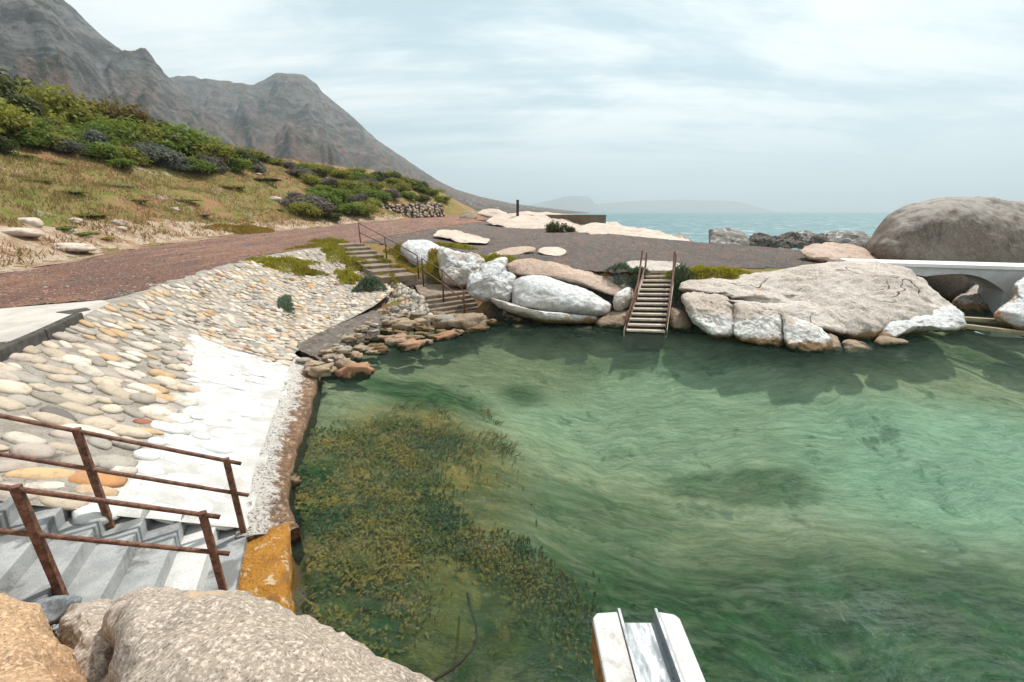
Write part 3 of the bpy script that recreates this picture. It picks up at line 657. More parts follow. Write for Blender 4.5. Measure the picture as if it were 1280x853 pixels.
for (a, lab) in (([(70, 390), (108, 384.5), (113, 387), (88, 392)], 'dark metal cover plate set in apron beside the red road'), ([(-12, 429), (30, 424.5), (34, 427), (12, 434)], 'dark metal cover plate at left edge of frame beside kerb')):
    mb = MB(); mb.prism([PZ(x, y, 1.99)[:2] for x, y in a][::-1], 1.95, 1.988)
    tag(mb.build('drain_cover', 'cover'), lab, 'cover', 'cover plates in the apron')

# ------------------------------------------------------------------ near concrete stairs with rusty handrails
D = np.array((.908, .419, 0)); Wd = np.array((-.419, .908, 0)); O = np.array((-3.2, 4.03, 0)); G, RS = .293, .17
def st(s, w, z): return O-D*s+Wd*w+np.array((0, 0, z))
root = empty('concrete_stairs', tuple(st(0, -.5, 0)), 'grey concrete stairs going down to the pool between rusty handrails', 'stairs')
for i in range(11):
    z1 = .32+RS*i; mb = MB(); s0 = i*G-.0; s1 = (i+1)*G+.02
    mb.prism([tuple(st(s0, .2, 0)[:2]), tuple(st(s1, .2, 0)[:2]), tuple(st(s1, -1.25, 0)[:2]), tuple(st(s0, -1.25, 0)[:2])], z1-.5, z1-.002*(i % 2))
    o = mb.build('step', 'concrete_white' if i == 1 else 'concrete', root, bevel=.012)
    if i == 1: o['label'] = 'white painted step'
def hand(name, w, posts, sa, sb, label, group):
    zt = lambda s: .32+RS*(s/G)+.09
    p0 = st(posts[0], w, zt(posts[0])-.05)
    rt = empty(name, tuple(p0), label, 'handrail', group)
    for s in posts:
        b = st(s, w, zt(s)-.32); mb = MB()
        dx, dy = D[:2]*.028, Wd[:2]*.028
        q = [b[:2]+dx+dy, b[:2]-dx+dy, b[:2]-dx-dy, b[:2]+dx-dy]
        mb.prism([tuple(t) for t in q], b[2], zt(s)+.93); p = mb.build('post', 'rust', rt, bevel=.006)
    for h, nm in ((.9, 'top_rail'), (.47, 'middle_rail')):
        mb = MB(); mb.tube([st(s, w, zt(s)+h) for s in np.linspace(sa, sb, 12)], .021, 12); mb.build(nm, 'rust', rt, True)
hand('handrail', -.02, (.03, 1.14, 2.3), -.10, 3.1, 'rusty pipe handrail on the cobble side of the near concrete stairs', 'handrails of near stairs')
hand('handrail', -.98, (.06, 1.13, 2.3), -.06, 3.1, 'rusty pipe handrail of near stairs, on the side of the boulders', 'handrails of near stairs')
# ochre block
def lump_block(name, poly, z0, z1, mat, label, cat, amp=.03, n=22):
    A = np.array(poly); V = []; Fc = []
    for i in range(n+1):
        for j in range(n+1):
            u, v = i/n, j/n; p = (A[0]*(1-u)+A[1]*u)*(1-v)+(A[3]*(1-u)+A[2]*u)*v
            k = fbm((p[0]*2.5, p[1]*2.5, 9)); e = min(u, v, 1-u, 1-v); V.append((p[0], p[1], z1+k*amp-.06*math.exp(-e*22)))
    W = n+1
    for i in range(n):
        for j in range(n): a = i*W+j; Fc.append((a, a+W, a+W+1, a+1))
    ring = [j for j in range(n+1)]+[i*W+n for i in range(1, n+1)]+[n*W+j for j in range(n-1, -1, -1)]+[i*W for i in range(n-1, 0, -1)]
    prev = ring
    for k in range(1, 6):
        b = len(V)
        for idx in ring:
            x, y, z = V[idx]; q = fbm((x*3, y*3, k*.7)); V.append((x+q*.04, y+q*.04, z1+(z0-z1)*k/5))
        cur = [b+i for i in range(len(ring))]
        for i in range(len(ring)): i2 = (i+1) % len(ring); Fc.append((prev[i], prev[i2], cur[i2], cur[i]))
        prev = cur
    o = mesh_obj(name, V, Fc, mat)
    bm = bmesh.new(); bm.from_mesh(o.data); bmesh.ops.recalc_face_normals(bm, faces=bm.faces); bm.to_mesh(o.data); bm.free()
    return tag(o, label, cat)
lump_block('concrete_block', [(-3.33, 4.16), (-2.86, 4.36), (-2.2, 3.0), (-2.7, 2.75)], -1.2, .25, 'ochre', 'ochre yellow stained concrete block at the foot of the near stairs', 'block')

# ------------------------------------------------------------------ boulders at the photographer's feet
rock('granite_boulder', [(128, 905), (126, 830), (127, 780), (140, 752), (170, 744), (220, 739), (270, 737), (302, 742), (355, 763), (410, 789), (460, 816), (520, 852), (575, 890), (560, 1000), (350, 1080), (160, 1040)], .78, 1.78, .42, 'granite_near', 'large pale speckled granite boulder in the foreground beside ochre block', Tb=1.4, N=200, Mr=70, amp=.05, freq=2.4, fine=.012, a=3.2, b=2.2)
rock('granite_boulder', [(80, 900), (84, 840), (83, 790), (90, 765), (104, 751), (124, 752), (140, 756), (150, 790), (165, 850), (150, 960)], 1.2, 1.86, .14, 'granite_near', 'narrow speckled boulder wedged between the two foreground boulders', Tb=1.1, N=120, Mr=40, amp=.04, freq=3, fine=.015)
rock('granite_boulder', [(-150, 760), (-60, 745), (0, 748), (30, 757), (55, 782), (78, 815), (98, 853), (120, 900), (80, 1040), (-150, 1040)], .95, 1.75, .35, 'granite_tan', 'orange tan granite boulder in bottom left corner', Tb=1.2, N=150, Mr=44, amp=.05, freq=2.4, fine=.014)
rock('flat_stone', [(30, 764), (48, 752), (72, 746), (103, 747), (98, 758), (80, 770), (62, 781), (48, 780)], 2.35, 2.5, .05, 'blue_stone', 'flat blue grey slab at the foot of the near railing post', Tb=.5, N=70, Mr=16, amp=.02, freq=3, soft=1, a=6, b=3, fine=.006)
rock('stone', [(58, 795), (66, 783), (80, 780), (88, 792), (86, 808), (72, 816), (62, 808)], 1.95, 2.0, .07, 'blue_stone', 'small round blue grey stone between the foreground boulders', N=50, Mr=14, amp=.02, freq=5, soft=2)

# ------------------------------------------------------------------ concrete chute
zc = 1.25
def cz(px, py, z=zc): return np.array(PZ(px, py, z))
yE = cz(795, 764)[1]; 
def xat(px0, py0): return cz(px0, py0)[0]
xl0, xl1, xr0, xr1 = xat(741, 773), xat(774, 764), xat(820, 764), xat(849, 770)
ro = empty('water_chute', ((xl0+xr1)/2, yE-1.2, zc-.4), 'white concrete chute with a grey sheet bed jutting over the water', 'chute')
yS = -.2
def kerb(xa, xb, cut, lab):
    mb = MB()
    pl = [(xa, yS), (xb, yS), (xb, yE), (xa+(.035 if cut < 0 else 0), yE-.01), (xa, yE-.05)] if cut < 0 else [(xa, yS), (xb, yS), (xb, yE-.055), (xb-.03, yE-.02), (xa, yE)]
    mb.prism(pl, zc-.3, zc); o = mb.build('side_kerb', 'chute_white', ro, bevel=.014); o['label'] = lab
def cw():
    s = NT('worn_white_kerb_paint'); P = s.pos(); n = s.noise(P, 5, 6, .7); g2 = s.noise(P, 22, 5, .7)
    col = s.mix(s.ramp(n, .5, .68), (.54, .52, .50), (.36, .33, .30)); col = s.mix(s.ramp(g2, .6, .7), col, (.46, .40, .36))
    zz = s.math('ADD', s.z().outputs['Z'], s.math('MULTIPLY', s.noise(P, 14, 4, .7), .08))
    col = s.mix(s.ramp(zz, zc+.02, zc-.03), col, s.mix(s.ramp(g2, .42, .62), (.34, .15, .03), (.13, .07, .03)))
    return s.finish(col, .8, s.bump(s.math('ADD', n, g2), .01), .3)
M['chute_white'] = cw()
kerb(xl0, xl1-.012, -1, 'white kerb with rusty ochre outer face'); kerb(xr0+.012, xr1, 1, 'worn white kerb on the outer side')
mb = MB(); mb.prism([(xl1, yS), (xr0, yS), (xr0, yE-.03), (xl1, yE-.03)], zc-.12, zc-.07); mb.build('sheet_bed', 'steel', ro, bevel=.006)
for x in (xl1, xr0):
    mb = MB(); mb.prism([(x-.011, yS), (x+.011, yS), (x+.011, yE+.015), (x-.011, yE+.015)], zc-.125, zc+.012); mb.build('edge_strip', 'steel', ro, bevel=.003)
mb = MB()
mb.prism([(xl0+.08, .4), (xr1-.08, .4), (xr1-.08, .9), (xl0+.08, .9)], -2.2, zc-.3); mb.build('pier', 'concrete_dark', ro)
# rope lying in the water
mb = MB(); mb.tube([np.array(PZ(x, y, z)) for x, y, z in [(584, 742, -.4), (589, 765, -.3), (595, 782, -.15), (596, 797, -.06), (590, 812, .0), (577, 826, .02), (560, 840, .03), (538, 853, .03), (500, 890, .05)]], .014, 8)
tag(mb.build('rope', 'rope', smooth=True), 'dark rope trailing through the water beside weed near the foreground boulder', 'rope')

# ------------------------------------------------------------------ white rocks, mid distance
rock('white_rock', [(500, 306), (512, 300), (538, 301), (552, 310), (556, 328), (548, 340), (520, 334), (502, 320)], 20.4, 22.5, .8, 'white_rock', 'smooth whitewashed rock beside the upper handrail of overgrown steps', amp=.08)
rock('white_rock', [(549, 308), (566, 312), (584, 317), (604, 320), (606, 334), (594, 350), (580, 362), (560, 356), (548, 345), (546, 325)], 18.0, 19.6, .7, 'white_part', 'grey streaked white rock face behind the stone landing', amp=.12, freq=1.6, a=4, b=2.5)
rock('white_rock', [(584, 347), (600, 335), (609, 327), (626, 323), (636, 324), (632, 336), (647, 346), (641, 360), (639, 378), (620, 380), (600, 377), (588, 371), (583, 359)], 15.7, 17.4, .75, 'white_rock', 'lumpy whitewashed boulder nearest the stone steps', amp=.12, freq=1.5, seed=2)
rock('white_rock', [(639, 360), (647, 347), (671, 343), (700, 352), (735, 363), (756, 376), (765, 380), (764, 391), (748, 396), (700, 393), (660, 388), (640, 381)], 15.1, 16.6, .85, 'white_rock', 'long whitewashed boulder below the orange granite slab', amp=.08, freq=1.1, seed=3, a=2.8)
rock('grey_rock', [(610, 371), (625, 376), (645, 384), (690, 391), (748, 394), (750, 401), (735, 407), (700, 407), (660, 400), (625, 387)], 14.9, 15.6, .8, 'white_part', 'low grey ledge rock under the long whitewashed boulder', amp=.06, seed=4)
rock('granite_slab', [(631, 331), (645, 325), (660, 323), (684, 326), (700, 331), (746, 342), (771, 352), (786, 366), (780, 376), (765, 368), (737, 361), (700, 352), (672, 346), (650, 345), (633, 340)], 16.1, 17.9, .6, 'granite_pink', 'orange pink granite slab lying above the long whitewashed boulder', amp=.07, seed=5)
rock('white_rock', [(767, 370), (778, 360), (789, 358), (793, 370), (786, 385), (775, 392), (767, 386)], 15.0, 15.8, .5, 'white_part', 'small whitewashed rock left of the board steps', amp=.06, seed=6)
rock('brown_rock', [(742, 402), (760, 392), (778, 386), (792, 388), (790, 402), (786, 416), (765, 416), (748, 412)], 14.5, 15.2, .5, 'brown_rock', 'low tan rock at waterline left of the board steps', amp=.06, seed=7)
rock('brown_rock', [(834, 395), (842, 384), (856, 390), (866, 402), (866, 416), (845, 418), (836, 414)], 14.3, 15.0, .5, 'brown_rock', 'low brown weedy rock at waterline right of the board steps', amp=.06, seed=8)
rock('brown_rock', [(540, 402), (556, 397), (580, 397), (602, 399), (606, 408), (580, 413), (552, 412)], 14.4, 15.0, .35, 'brown_rock', 'flat brown rock at foot of the lower stone flight', amp=.12, freq=2.4, seed=27)
rock('grey_rock', [(760, 338), (775, 334), (792, 345), (794, 365), (788, 372), (772, 358), (755, 346)], 16.2, 17.6, .4, 'grey_rock', 'dark grey rough rock between orange slab and the board steps', amp=.12, freq=2.5, seed=9)

# ------------------------------------------------------------------ granite mass right of the board steps
rock('granite_outcrop', [(846, 362), (855, 353), (866, 349), (886, 350), (912, 347), (944, 341), (976, 338), (1010, 332), (1045, 328), (1095, 327), (1130, 333), (1153, 350), (1175, 368), (1196, 388), (1200, 402), (1150, 412), (1105, 420), (1080, 430), (1042, 418), (1024, 409), (1000, 400), (974, 393), (946, 386), (918, 379), (888, 370), (858, 368)], 13.2, 17.0, 1.25, 'granite', 'huge pale granite outcrop between the board steps and the footbridge', Tb=2.2, N=240, Mr=60, amp=.16, freq=.8, fine=.03, a=3.4, b=2.0, soft=2)
rock('granite_slab', [(846, 363), (854, 354), (866, 349.5), (886, 350.5), (912, 347.5), (944, 341), (978, 343), (1006, 351), (1018, 361), (1036, 367), (1012, 371), (990, 372), (975, 378), (945, 374), (920, 374), (898, 367), (870, 367)], 14.55, 16.8, .95, 'granite', 'long upper granite slab of the outcrop with a dark overhang', Tb=1.4, N=150, Mr=36, amp=.1, freq=1.0, a=4, b=2.6, seed=51)
rock('granite_slab', [(890, 371), (920, 377), (948, 377), (980, 380), (1006, 376), (1030, 388), (1050, 404), (1062, 420), (1046, 420), (1024, 411), (1000, 402), (974, 395), (946, 387), (918, 380)], 12.9, 14.3, .6, 'granite', 'sloping middle granite slab above the row of granite blocks', Tb=1.2, N=130, Mr=32, amp=.09, freq=1.2, a=4, b=2.6, seed=52)
rock('granite_block', [(850, 369), (872, 366), (905, 370), (919, 380), (921, 399), (917, 422), (898, 423), (874, 411), (860, 392)], 13.0, 14.5, .6, 'granite_foot', 'rounded granite block with orange spot, nearest the board steps', N=120, Mr=30, amp=.07, fine=.03, freq=2, a=6, b=3.2, seed=11)
rock('granite_block', [(918, 377), (946, 383), (974, 391), (981, 409), (982, 435), (955, 435), (918, 425), (915, 400)], 12.5, 13.8, .55, 'granite_foot', 'squarish granite block second from the board steps, white along foot', N=120, Mr=30, amp=.07, fine=.03, freq=2, a=6, b=3.2, seed=12, soft=1)
rock('granite_block', [(977, 392), (1000, 400), (1029, 411), (1039, 428), (1042, 443), (1010, 442), (984, 436), (979, 415)], 11.9, 13.1, .5, 'granite_foot', 'granite block third from the board steps, bottom of the outcrop', N=110, Mr=28, amp=.07, fine=.03, freq=2, a=6, b=3.2, seed=13, soft=1)
rock('brown_rock', [(1033, 414), (1047, 419), (1051, 430), (1054, 444), (1040, 443)], 11.8, 12.7, .25, 'brown_rock', 'small upright brown rock wedged at foot of the granite outcrop', N=60, Mr=16, amp=.04, seed=14)
rock('brown_rock', [(1050, 424), (1068, 424), (1086, 430), (1094, 440), (1075, 444), (1054, 444)], 11.7, 12.6, .3, 'brown_rock', 'low wet brown rock at the outcrop foot by the waterline', N=70, Mr=16, amp=.05, seed=15)
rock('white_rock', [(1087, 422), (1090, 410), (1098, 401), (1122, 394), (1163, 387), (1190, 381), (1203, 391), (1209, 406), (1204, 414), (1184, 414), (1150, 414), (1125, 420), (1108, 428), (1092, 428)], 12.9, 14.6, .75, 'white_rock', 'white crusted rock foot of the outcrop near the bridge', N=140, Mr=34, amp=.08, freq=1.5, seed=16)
rock('brown_rock', [(1088, 427), (1105, 419), (1124, 422), (1138, 428), (1125, 433), (1100, 434)], 12.2, 12.7, .3, 'brown_rock', 'orange brown rock at waterline below the white crusted rock', N=70, Mr=16, amp=.05, seed=17)
# ------------------------------------------------------------------ boulders round the bridge
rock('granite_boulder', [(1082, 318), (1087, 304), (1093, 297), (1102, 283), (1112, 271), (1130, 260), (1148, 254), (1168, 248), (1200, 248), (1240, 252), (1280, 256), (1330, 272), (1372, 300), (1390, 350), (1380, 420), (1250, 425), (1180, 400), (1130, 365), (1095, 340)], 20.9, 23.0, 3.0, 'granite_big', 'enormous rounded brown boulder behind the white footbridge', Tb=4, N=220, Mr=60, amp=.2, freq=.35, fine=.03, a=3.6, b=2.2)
rock('granite_boulder', [(998, 315), (1005, 309), (1022, 305), (1043, 303.5), (1074, 308), (1090, 316), (1100, 327), (1098, 334), (1050, 334), (1010, 326)], 19.6, 22.0, 1.0, 'granite_pink', 'low pink granite boulder beside the enormous brown boulder', amp=.12, seed=18)
rock('granite_boulder', [(1186, 392), (1192, 376), (1208, 366), (1222, 354), (1233, 347), (1250, 352), (1275, 360), (1290, 400), (1260, 415), (1200, 412)], 16.4, 19.0, .5, 'granite', 'angular shaded rock under the arch of the footbridge', amp=.12, freq=1.3, seed=19, a=4, b=3, soft=1)
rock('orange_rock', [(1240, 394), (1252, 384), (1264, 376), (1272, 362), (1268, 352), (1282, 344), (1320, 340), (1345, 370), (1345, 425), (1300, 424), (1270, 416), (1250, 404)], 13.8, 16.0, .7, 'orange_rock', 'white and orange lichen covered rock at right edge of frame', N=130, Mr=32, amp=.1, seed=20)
for a, b, lab in (((1202, 397.5, 15.0), (1268, 402, 14.6), 'upper stained beam between the rocks under the bridge'), ((1206, 407, 14.2), (1276, 415.5, 13.7), 'lower stained beam just above water under the bridge')):
    p, q = np.array(PY(*a)), np.array(PY(*b)); d = (q-p)/np.linalg.norm(q-p); n2 = np.array((-d[1], d[0]))*.11; mb = MB()
    q = q+d*.6; p = p-d*.3
    mb.prism([tuple(p[:2]-n2), tuple(q[:2]-n2), tuple(q[:2]+n2), tuple(p[:2]+n2)], [p[2]-.1, q[2]-.1, q[2]-.1, p[2]-.1], [p[2]+.05, q[2]+.05, q[2]+.05, p[2]+.05])
    tag(mb.build('beam', 'beam', bevel=.02), lab, 'beam', 'beams under the bridge')
# footbridge
A0 = np.array(PZ(1066, 327.5, 1.93)); B0 = np.array(PZ(1280, 333.5, 1.93)); dv = (B0-A0)/np.linalg.norm(B0-A0); B1 = B0+dv*7; nb = np.array((-dv[1], dv[0], 0)); nb = nb if nb[1] > 0 else -nb
br = empty('footbridge', tuple((A0+B1)/2-np.array((0, 0, 1.8))), 'small white topped concrete footbridge arching between the boulders', 'bridge')
mb = MB(); q = [A0-nb*.03, B1-nb*.03, B1+nb*1.5, A0+nb*1.5]; mb.prism([tuple(t[:2]) for t in q], 1.79, 1.93); mb.build('deck', 'bridge_top', br, bevel=.01)
def arch():
    L = np.linalg.norm(B1-A0); pts = []
    s_of = lambda px: np.linalg.norm(np.array(PZ(px, 327.5+(px-1066)*6/214, 1.93))-A0)
    top = [(0, 1.788), (L, 1.788)]
    low = [(1066, 1.45), (1137, 1.5), (1150, 1.45), (1163, 1.40), (1172, 1.46), (1181, 1.50), (1194, 1.545), (1207, 1.56), (1219, 1.53), (1231, 1.46), (1240, 1.36), (1250, 1.22), (1261, 1.04), (1268, .9)]
    prof = [(s_of(x), z) for x, z in low]; pe = prof[-1][0]
    prof += [(pe+.05, -1.0), (pe+1.3, -1.0), (pe+1.35, .9), (pe+2.0, 1.4), (pe+3, 1.5), (L, 1.5)]
    poly = top+prof[::-1]; mb = MB(); V = []
    n = len(poly)
    for off in (.04, 1.42):
        for s, z in poly: p = A0+dv*s+nb*off; V.append((p[0], p[1], z))
    # quads strip between top line and soffit
    Fc = []; ss = [p for p in prof]; V = []
    for off in (.04, 1.42):
        for s, z in ss: p = A0+dv*s+nb*off; V += [(p[0], p[1], z), (p[0], p[1], 1.788)]
    k = len(ss)
    for i in range(k-1):
        a = 2*i; Fc.append((a, a+2, a+3, a+1)); b = 2*k+2*i; Fc.append((b, b+1, b+3, b+2)); Fc.append((a, b, b+2, a+2)); Fc.append((a+1, a+3, b+3, b+1))
    Fc += [(0, 1, 2*k+1, 2*k), (2*k-2, 4*k-2, 4*k-1, 2*k-1)]
    mb.add(V, Fc); mb.build('arch_span', 'bridge_side', br)
arch()

# ------------------------------------------------------------------ rocks by the sea
rock('sea_boulder', [(886, 292), (889, 285), (906, 285), (930, 291), (936, 297), (936, 310), (906, 312), (886, 308)], 38, 40.5, 1.2, 'gull_rock', 'squarish pale boulder standing alone at the sea edge', amp=.2, freq=.7, seed=21, a=4, b=2.6)
rock('sea_rock', [(1030, 296), (1036, 290), (1055, 288), (1080, 292), (1092, 297), (1096, 312), (1060, 316), (1032, 312)], 42, 44.5, 1.4, 'gull_rock', 'white topped dark rock in the sea left of the enormous boulder', amp=.3, freq=.6, seed=22)
for k, (x0, x1, y0, yb, Y, lab) in enumerate([(933, 968, 291, 308, 45, 'long low dark rock in surf next to the squarish boulder'), (962, 1000, 292.5, 309, 44, 'dark jagged rock in the middle of the sea rocks'), (990, 1020, 289.5, 311, 46, 'taller dark rock with pale cap among the sea rocks'), (1012, 1040, 292, 313, 43, 'dark rock touching the white topped sea rock'), (975, 992, 302, 308, 36, 'small wet rock in the surf before the dark sea rocks'), (1000, 1018, 306, 311, 34, 'tiny wet rock in surf nearest the gravel yard')]):
    xm = (x0+x1)/2
    rock('sea_rock', [(x0, yb-5), (x0+(xm-x0)*.4, y0+2), (xm, y0), (xm+(x1-xm)*.6, y0+2.5), (x1, yb-6), (x1+2, yb), (xm, yb+3), (x0-2, yb)], Y-1, Y+1, 1.0, 'dark_rock' if k != 2 else 'gull_rock', lab, N=70, Mr=18, amp=.35, freq=.9, fine=.12, seed=30+k, group='dark rocks in the surf')
# pale slabs on the yard
def slab(pts, Yb, Yt, T, lab, mat='granite_pale', seed=0, **k): rock('granite_slab', pts, Yb, Yt, T, mat, lab, amp=k.pop('amp', .12), freq=.6, seed=seed, **k)
slab([(716, 290), (722, 282), (745, 279), (790, 284), (830, 291), (862, 299), (864, 304), (800, 306), (755, 299)], 33, 50, 1.5, 'long bare pale granite slab sloping to the sea beyond the yard', seed=41, Tb=3, amp=.25)
slab([(604, 277), (620, 269), (650, 265), (690, 266), (735, 272), (752, 284), (730, 294), (690, 291), (640, 286)], 46, 62, 1.5, 'broad pale granite slab in front of the brown concrete wall', seed=42, Tb=3, amp=.2)
slab([(540, 294), (552, 287), (572, 287), (592, 294), (614, 299), (608, 304), (580, 305), (560, 299)], 28.0, 33, .5, 'pale granite hump beside the red road above white rocks', seed=43, Tb=1.5)
slab([(671, 314), (678, 309), (695, 308), (710, 314), (704, 320), (685, 320)], 22.3, 24.2, .15, 'small flat pale rock set in the grey gravel', seed=44, Tb=.6, amp=.05)
slab([(778, 333), (784, 327), (815, 326), (848, 328), (855, 335), (830, 341), (800, 342)], 16.9, 18.9, .15, 'flat grey granite slab at the head of the board steps', 'granite', seed=45, Tb=.6, amp=.05)
slab([(594, 268), (600, 262), (618, 261), (634, 265), (634, 272), (612, 273)], 66, 69, 1.2, 'rounded pale boulder at the far end of the red road', seed=46)
slab([(608, 318), (640, 309), (668, 308), (671, 313), (640, 320), (615, 323)], 22.5, 24.0, .12, 'thin pink rock strip showing through gravel above white rocks', 'granite_pink', seed=47, Tb=.6, amp=.05)
slab([(730, 283), (744, 276), (775, 280), (790, 288), (760, 292)], 56, 63, 1.2, 'pale rock shelf behind the dark round bush at the sea edge', seed=48, Tb=3, amp=.2)
slab([(835, 297), (845, 291), (862, 297), (866, 303), (845, 304)], 38, 41, .8, 'jagged grey rock at the tip of the long pale slab', 'grey_rock', seed=49, amp=.2)
slab([(572, 274), (578, 264), (590, 262), (598, 270), (592, 277)], 70, 73, 1.0, 'brown rock bank at the foot of the bushy hill nose', 'brown_rock', seed=50)
# low concrete wall and post
mb = MB(); a, b = np.array(PY(681, 279, 58)), np.array(PY(735, 282, 52)); d = (b-a); d[2] = 0; d /= np.linalg.norm(d); nn = np.array((-d[1], d[0], 0))*3.0
rt = empty('concrete_enclosure', tuple(a+np.array((2, 0, -.3))), 'low brown concrete wall enclosure at the sea edge of the yard', 'wall')
zt = PY(735, 268.8, 52)[2]; zlo = a[2]-1.2
th = .3
def wallseg(p, q, t, nm):
    dd = (q-p); dd[2] = 0; dd /= np.linalg.norm(dd); w = np.array((-dd[1], dd[0], 0))*t; mb = MB(); mb.prism([tuple((p)[:2]), tuple((q)[:2]), tuple((q+w)[:2]), tuple((p+w)[:2])], zlo, zt); mb.build(nm, 'bunker', rt, bevel=.03)
wallseg(a, b, .3, 'front_wall'); wallseg(b+d*.002, b+nn+d*.002, -.3, 'side_wall'); wallseg(a+nn-d*.3, b+nn-d*.0, .3, 'back_wall')
mb = MB(); p = np.array(PY(647, 268, 58)); mb.prism([(p[0]-.18, p[1]-.18), (p[0]+.18, p[1]-.18), (p[0]+.18, p[1]+.18), (p[0]-.18, p[1]+.18)], p[2]-1.5, PY(647, 250, 58)[2])
tag(mb.build('wooden_post', 'wood_dark', bevel=.02), 'dark upright post standing alone near the horizon', 'post')

# ------------------------------------------------------------------ board steps with rusty rails
bl, br_ = np.array(PZ(782, 412.5, .12)), np.array(PZ(832, 414, .12)); tl, tr = np.array(PZ(806, 345, 1.58)), np.array(PZ(842, 345, 1.58))
rt = empty('board_steps', tuple((bl+br_)/2), 'steep pale board steps with rusty rails climbing from water to the yard', 'steps')
n = 12
for i in range(n):
    f = i/(n-1); l = bl+(tl-bl)*f; r = br_+(tr-br_)*f; d = (r-l)/np.linalg.norm(r-l); bk = np.array((-d[1], d[0], 0)); z = l[2]
    mb = MB(); w = .17; mb.prism([tuple((l)[:2]), tuple((r)[:2]), tuple((r+bk*w)[:2]), tuple((l+bk*w)[:2])], [z-.065, r[2]-.065, r[2]-.065, z-.065], [z, r[2], r[2], z]); mb.build('tread', 'timber', rt, bevel=.008)
for nm, off in (('stringer', 0), ('stringer', 1)):
    a, b = (bl, tl) if off == 0 else (br_, tr); d = (br_-bl)/np.linalg.norm(br_-bl); sh = d*(-.06 if off == 0 else .005); mb = MB()
    V = []
    for p in (a, b):
        for k in (sh, sh+d*.055): V += [tuple(p+k+np.array((0, .02, -.25))), tuple(p+k+np.array((0, .02, .03)))]
    mb.add(V, [(0, 1, 3, 2), (4, 6, 7, 5), (0, 4, 5, 1), (2, 3, 7, 6), (1, 5, 7, 3), (0, 2, 6, 4)]); mb.build(nm, 'timber', rt)
V = [tuple(p+np.array((0, .17, -.14+dz))) for p in (bl, br_, tr, tl) for dz in (0, -.6)]
mb = MB(); mb.add(V, [(0, 2, 4, 6), (1, 7, 5, 3), (0, 1, 3, 2), (2, 3, 5, 4), (4, 5, 7, 6), (6, 7, 1, 0)]); mb.build('backing', 'step_dark', rt)
for a, b, lab, top in ((bl, tl, 'rusty handrail on the left of the board steps', (803, 315)), (br_, tr, 'rusty handrail on the right of the board steps', (843.5, 316.5))):
    d = (br_-bl)/np.linalg.norm(br_-bl); off = d*(-.0 if a is bl else 0)
    hr = empty('handrail', tuple(a), lab, 'handrail', 'handrails of the board steps')
    tp = np.array(PY(*top, b[1]+.05)); tp = tp; up = np.array((0, 0, tp[2]-b[2]))
    foot = a+np.array((0, -.05, -.15)); m1 = a+(b-a)*.52
    mb = MB(); mb.tube([tp+np.array((0, .02, .05)), tp, m1+np.array((0, 0, .62)), a+np.array((0, -.02, .35)), foot], .036, 10); mb.build('top_rail', 'rust', hr, True)
    for f, hh in ((.98, up[2]), (.52, .62)):
        p = a+(b-a)*f; mb = MB(); mb.tube([p+np.array((0, 0, -.2)), p+np.array((0, 0, hh))], .034, 10); mb.build('post', 'rust', hr, True)
    mb = MB(); mb.tube([b+np.array((0, 0, up[2]*.45)), m1+np.array((0, 0, .28)), a+np.array((0, -.02, .1))], .028, 10); mb.build('middle_rail', 'rust', hr, True)

# ------------------------------------------------------------------ overgrown stone steps, landing and lower flight
rt = empty('stone_steps', (FB[0], FB[1], 1.0), 'overgrown flight of stone steps from the red road to the landing', 'steps')
d2 = (FB-FA)/np.linalg.norm(FB-FA); n2 = np.array((d2[1], -d2[0])); n2 = n2 if n2[1] < 0 else -n2
for i in range(8):
    s0 = i*1.0; s1 = s0+1.04; z = FZ[0]-.02-i*.135; mb = MB(); p = FA+d2*s0; q = FA+d2*s1
    mb.prism([tuple(p+n2*.08), tuple(q+n2*.08), tuple(q+n2*1.7), tuple(p+n2*1.7)], z-.5, z); mb.build('step', 'stepstone', rt, bevel=.03)
LA = np.array(PY(526, 372, 16.2)); LB = np.array(PY(588, 363, 17.6)); LC = np.array(PZ(575, 348, .78)); LD = np.array(PZ(516, 352, .78))
mb = MB(); mb.prism([tuple(LA[:2]), tuple(LB[:2]), tuple(LC[:2]), tuple(LD[:2])], -.2, .76)
tag(mb.build('stone_landing', 'stepstone', bevel=.04), 'flat stone landing between the overgrown steps and the shore', 'landing')
rt = empty('stone_steps', (-2.4, 16.0, 0), 'short rough stone flight from the landing down to the water', 'steps')
dd = np.array((.72, -.72)); e0, e1 = LA[:2], LB[:2]; e1 = e0+(e1-e0)*.96
for i in range(5):
    z = .62-.145*i; a = e0+dd*(.27*i)*.75; b = e1+dd*(.27*i)*.75; mb = MB()
    jj = [random.uniform(-.04, .04) for _ in range(4)]
    mb.prism([tuple(a+dd*.22+jj[0]), tuple(b+dd*.22+jj[1]), tuple(b-dd*.1), tuple(a-dd*.1)], -.6-.003*i, z); mb.build('step', 'stepstone', rt, bevel=.035)
def rail_line(name, bases, hs, label, r=.03):
    B = [np.array(b) for b in bases]; ro = empty(name, tuple(B[0]), label, 'handrail', 'handrails of the stone steps')
    for b, h in zip(B, hs): mb = MB(); mb.tube([b-np.array((0, 0, .3)), b+np.array((0, 0, h+.03))], r*1.15, 8); mb.build('post', 'rust', ro, True)
    for k, nm in ((1, 'top_rail'), (.5, 'middle_rail')): mb = MB(); mb.tube([b+np.array((0, 0, h*k)) for b, h in zip(B, hs)], r*.85, 8); mb.build(nm, 'rust', ro, True)
rail_line('handrail', [PY(450.5, 302, 25), PY(482.8, 317.3, 21.8), PY(523, 341, 18.5)], [1.05, .85, .75], 'thin rusty handrail along the overgrown upper steps')
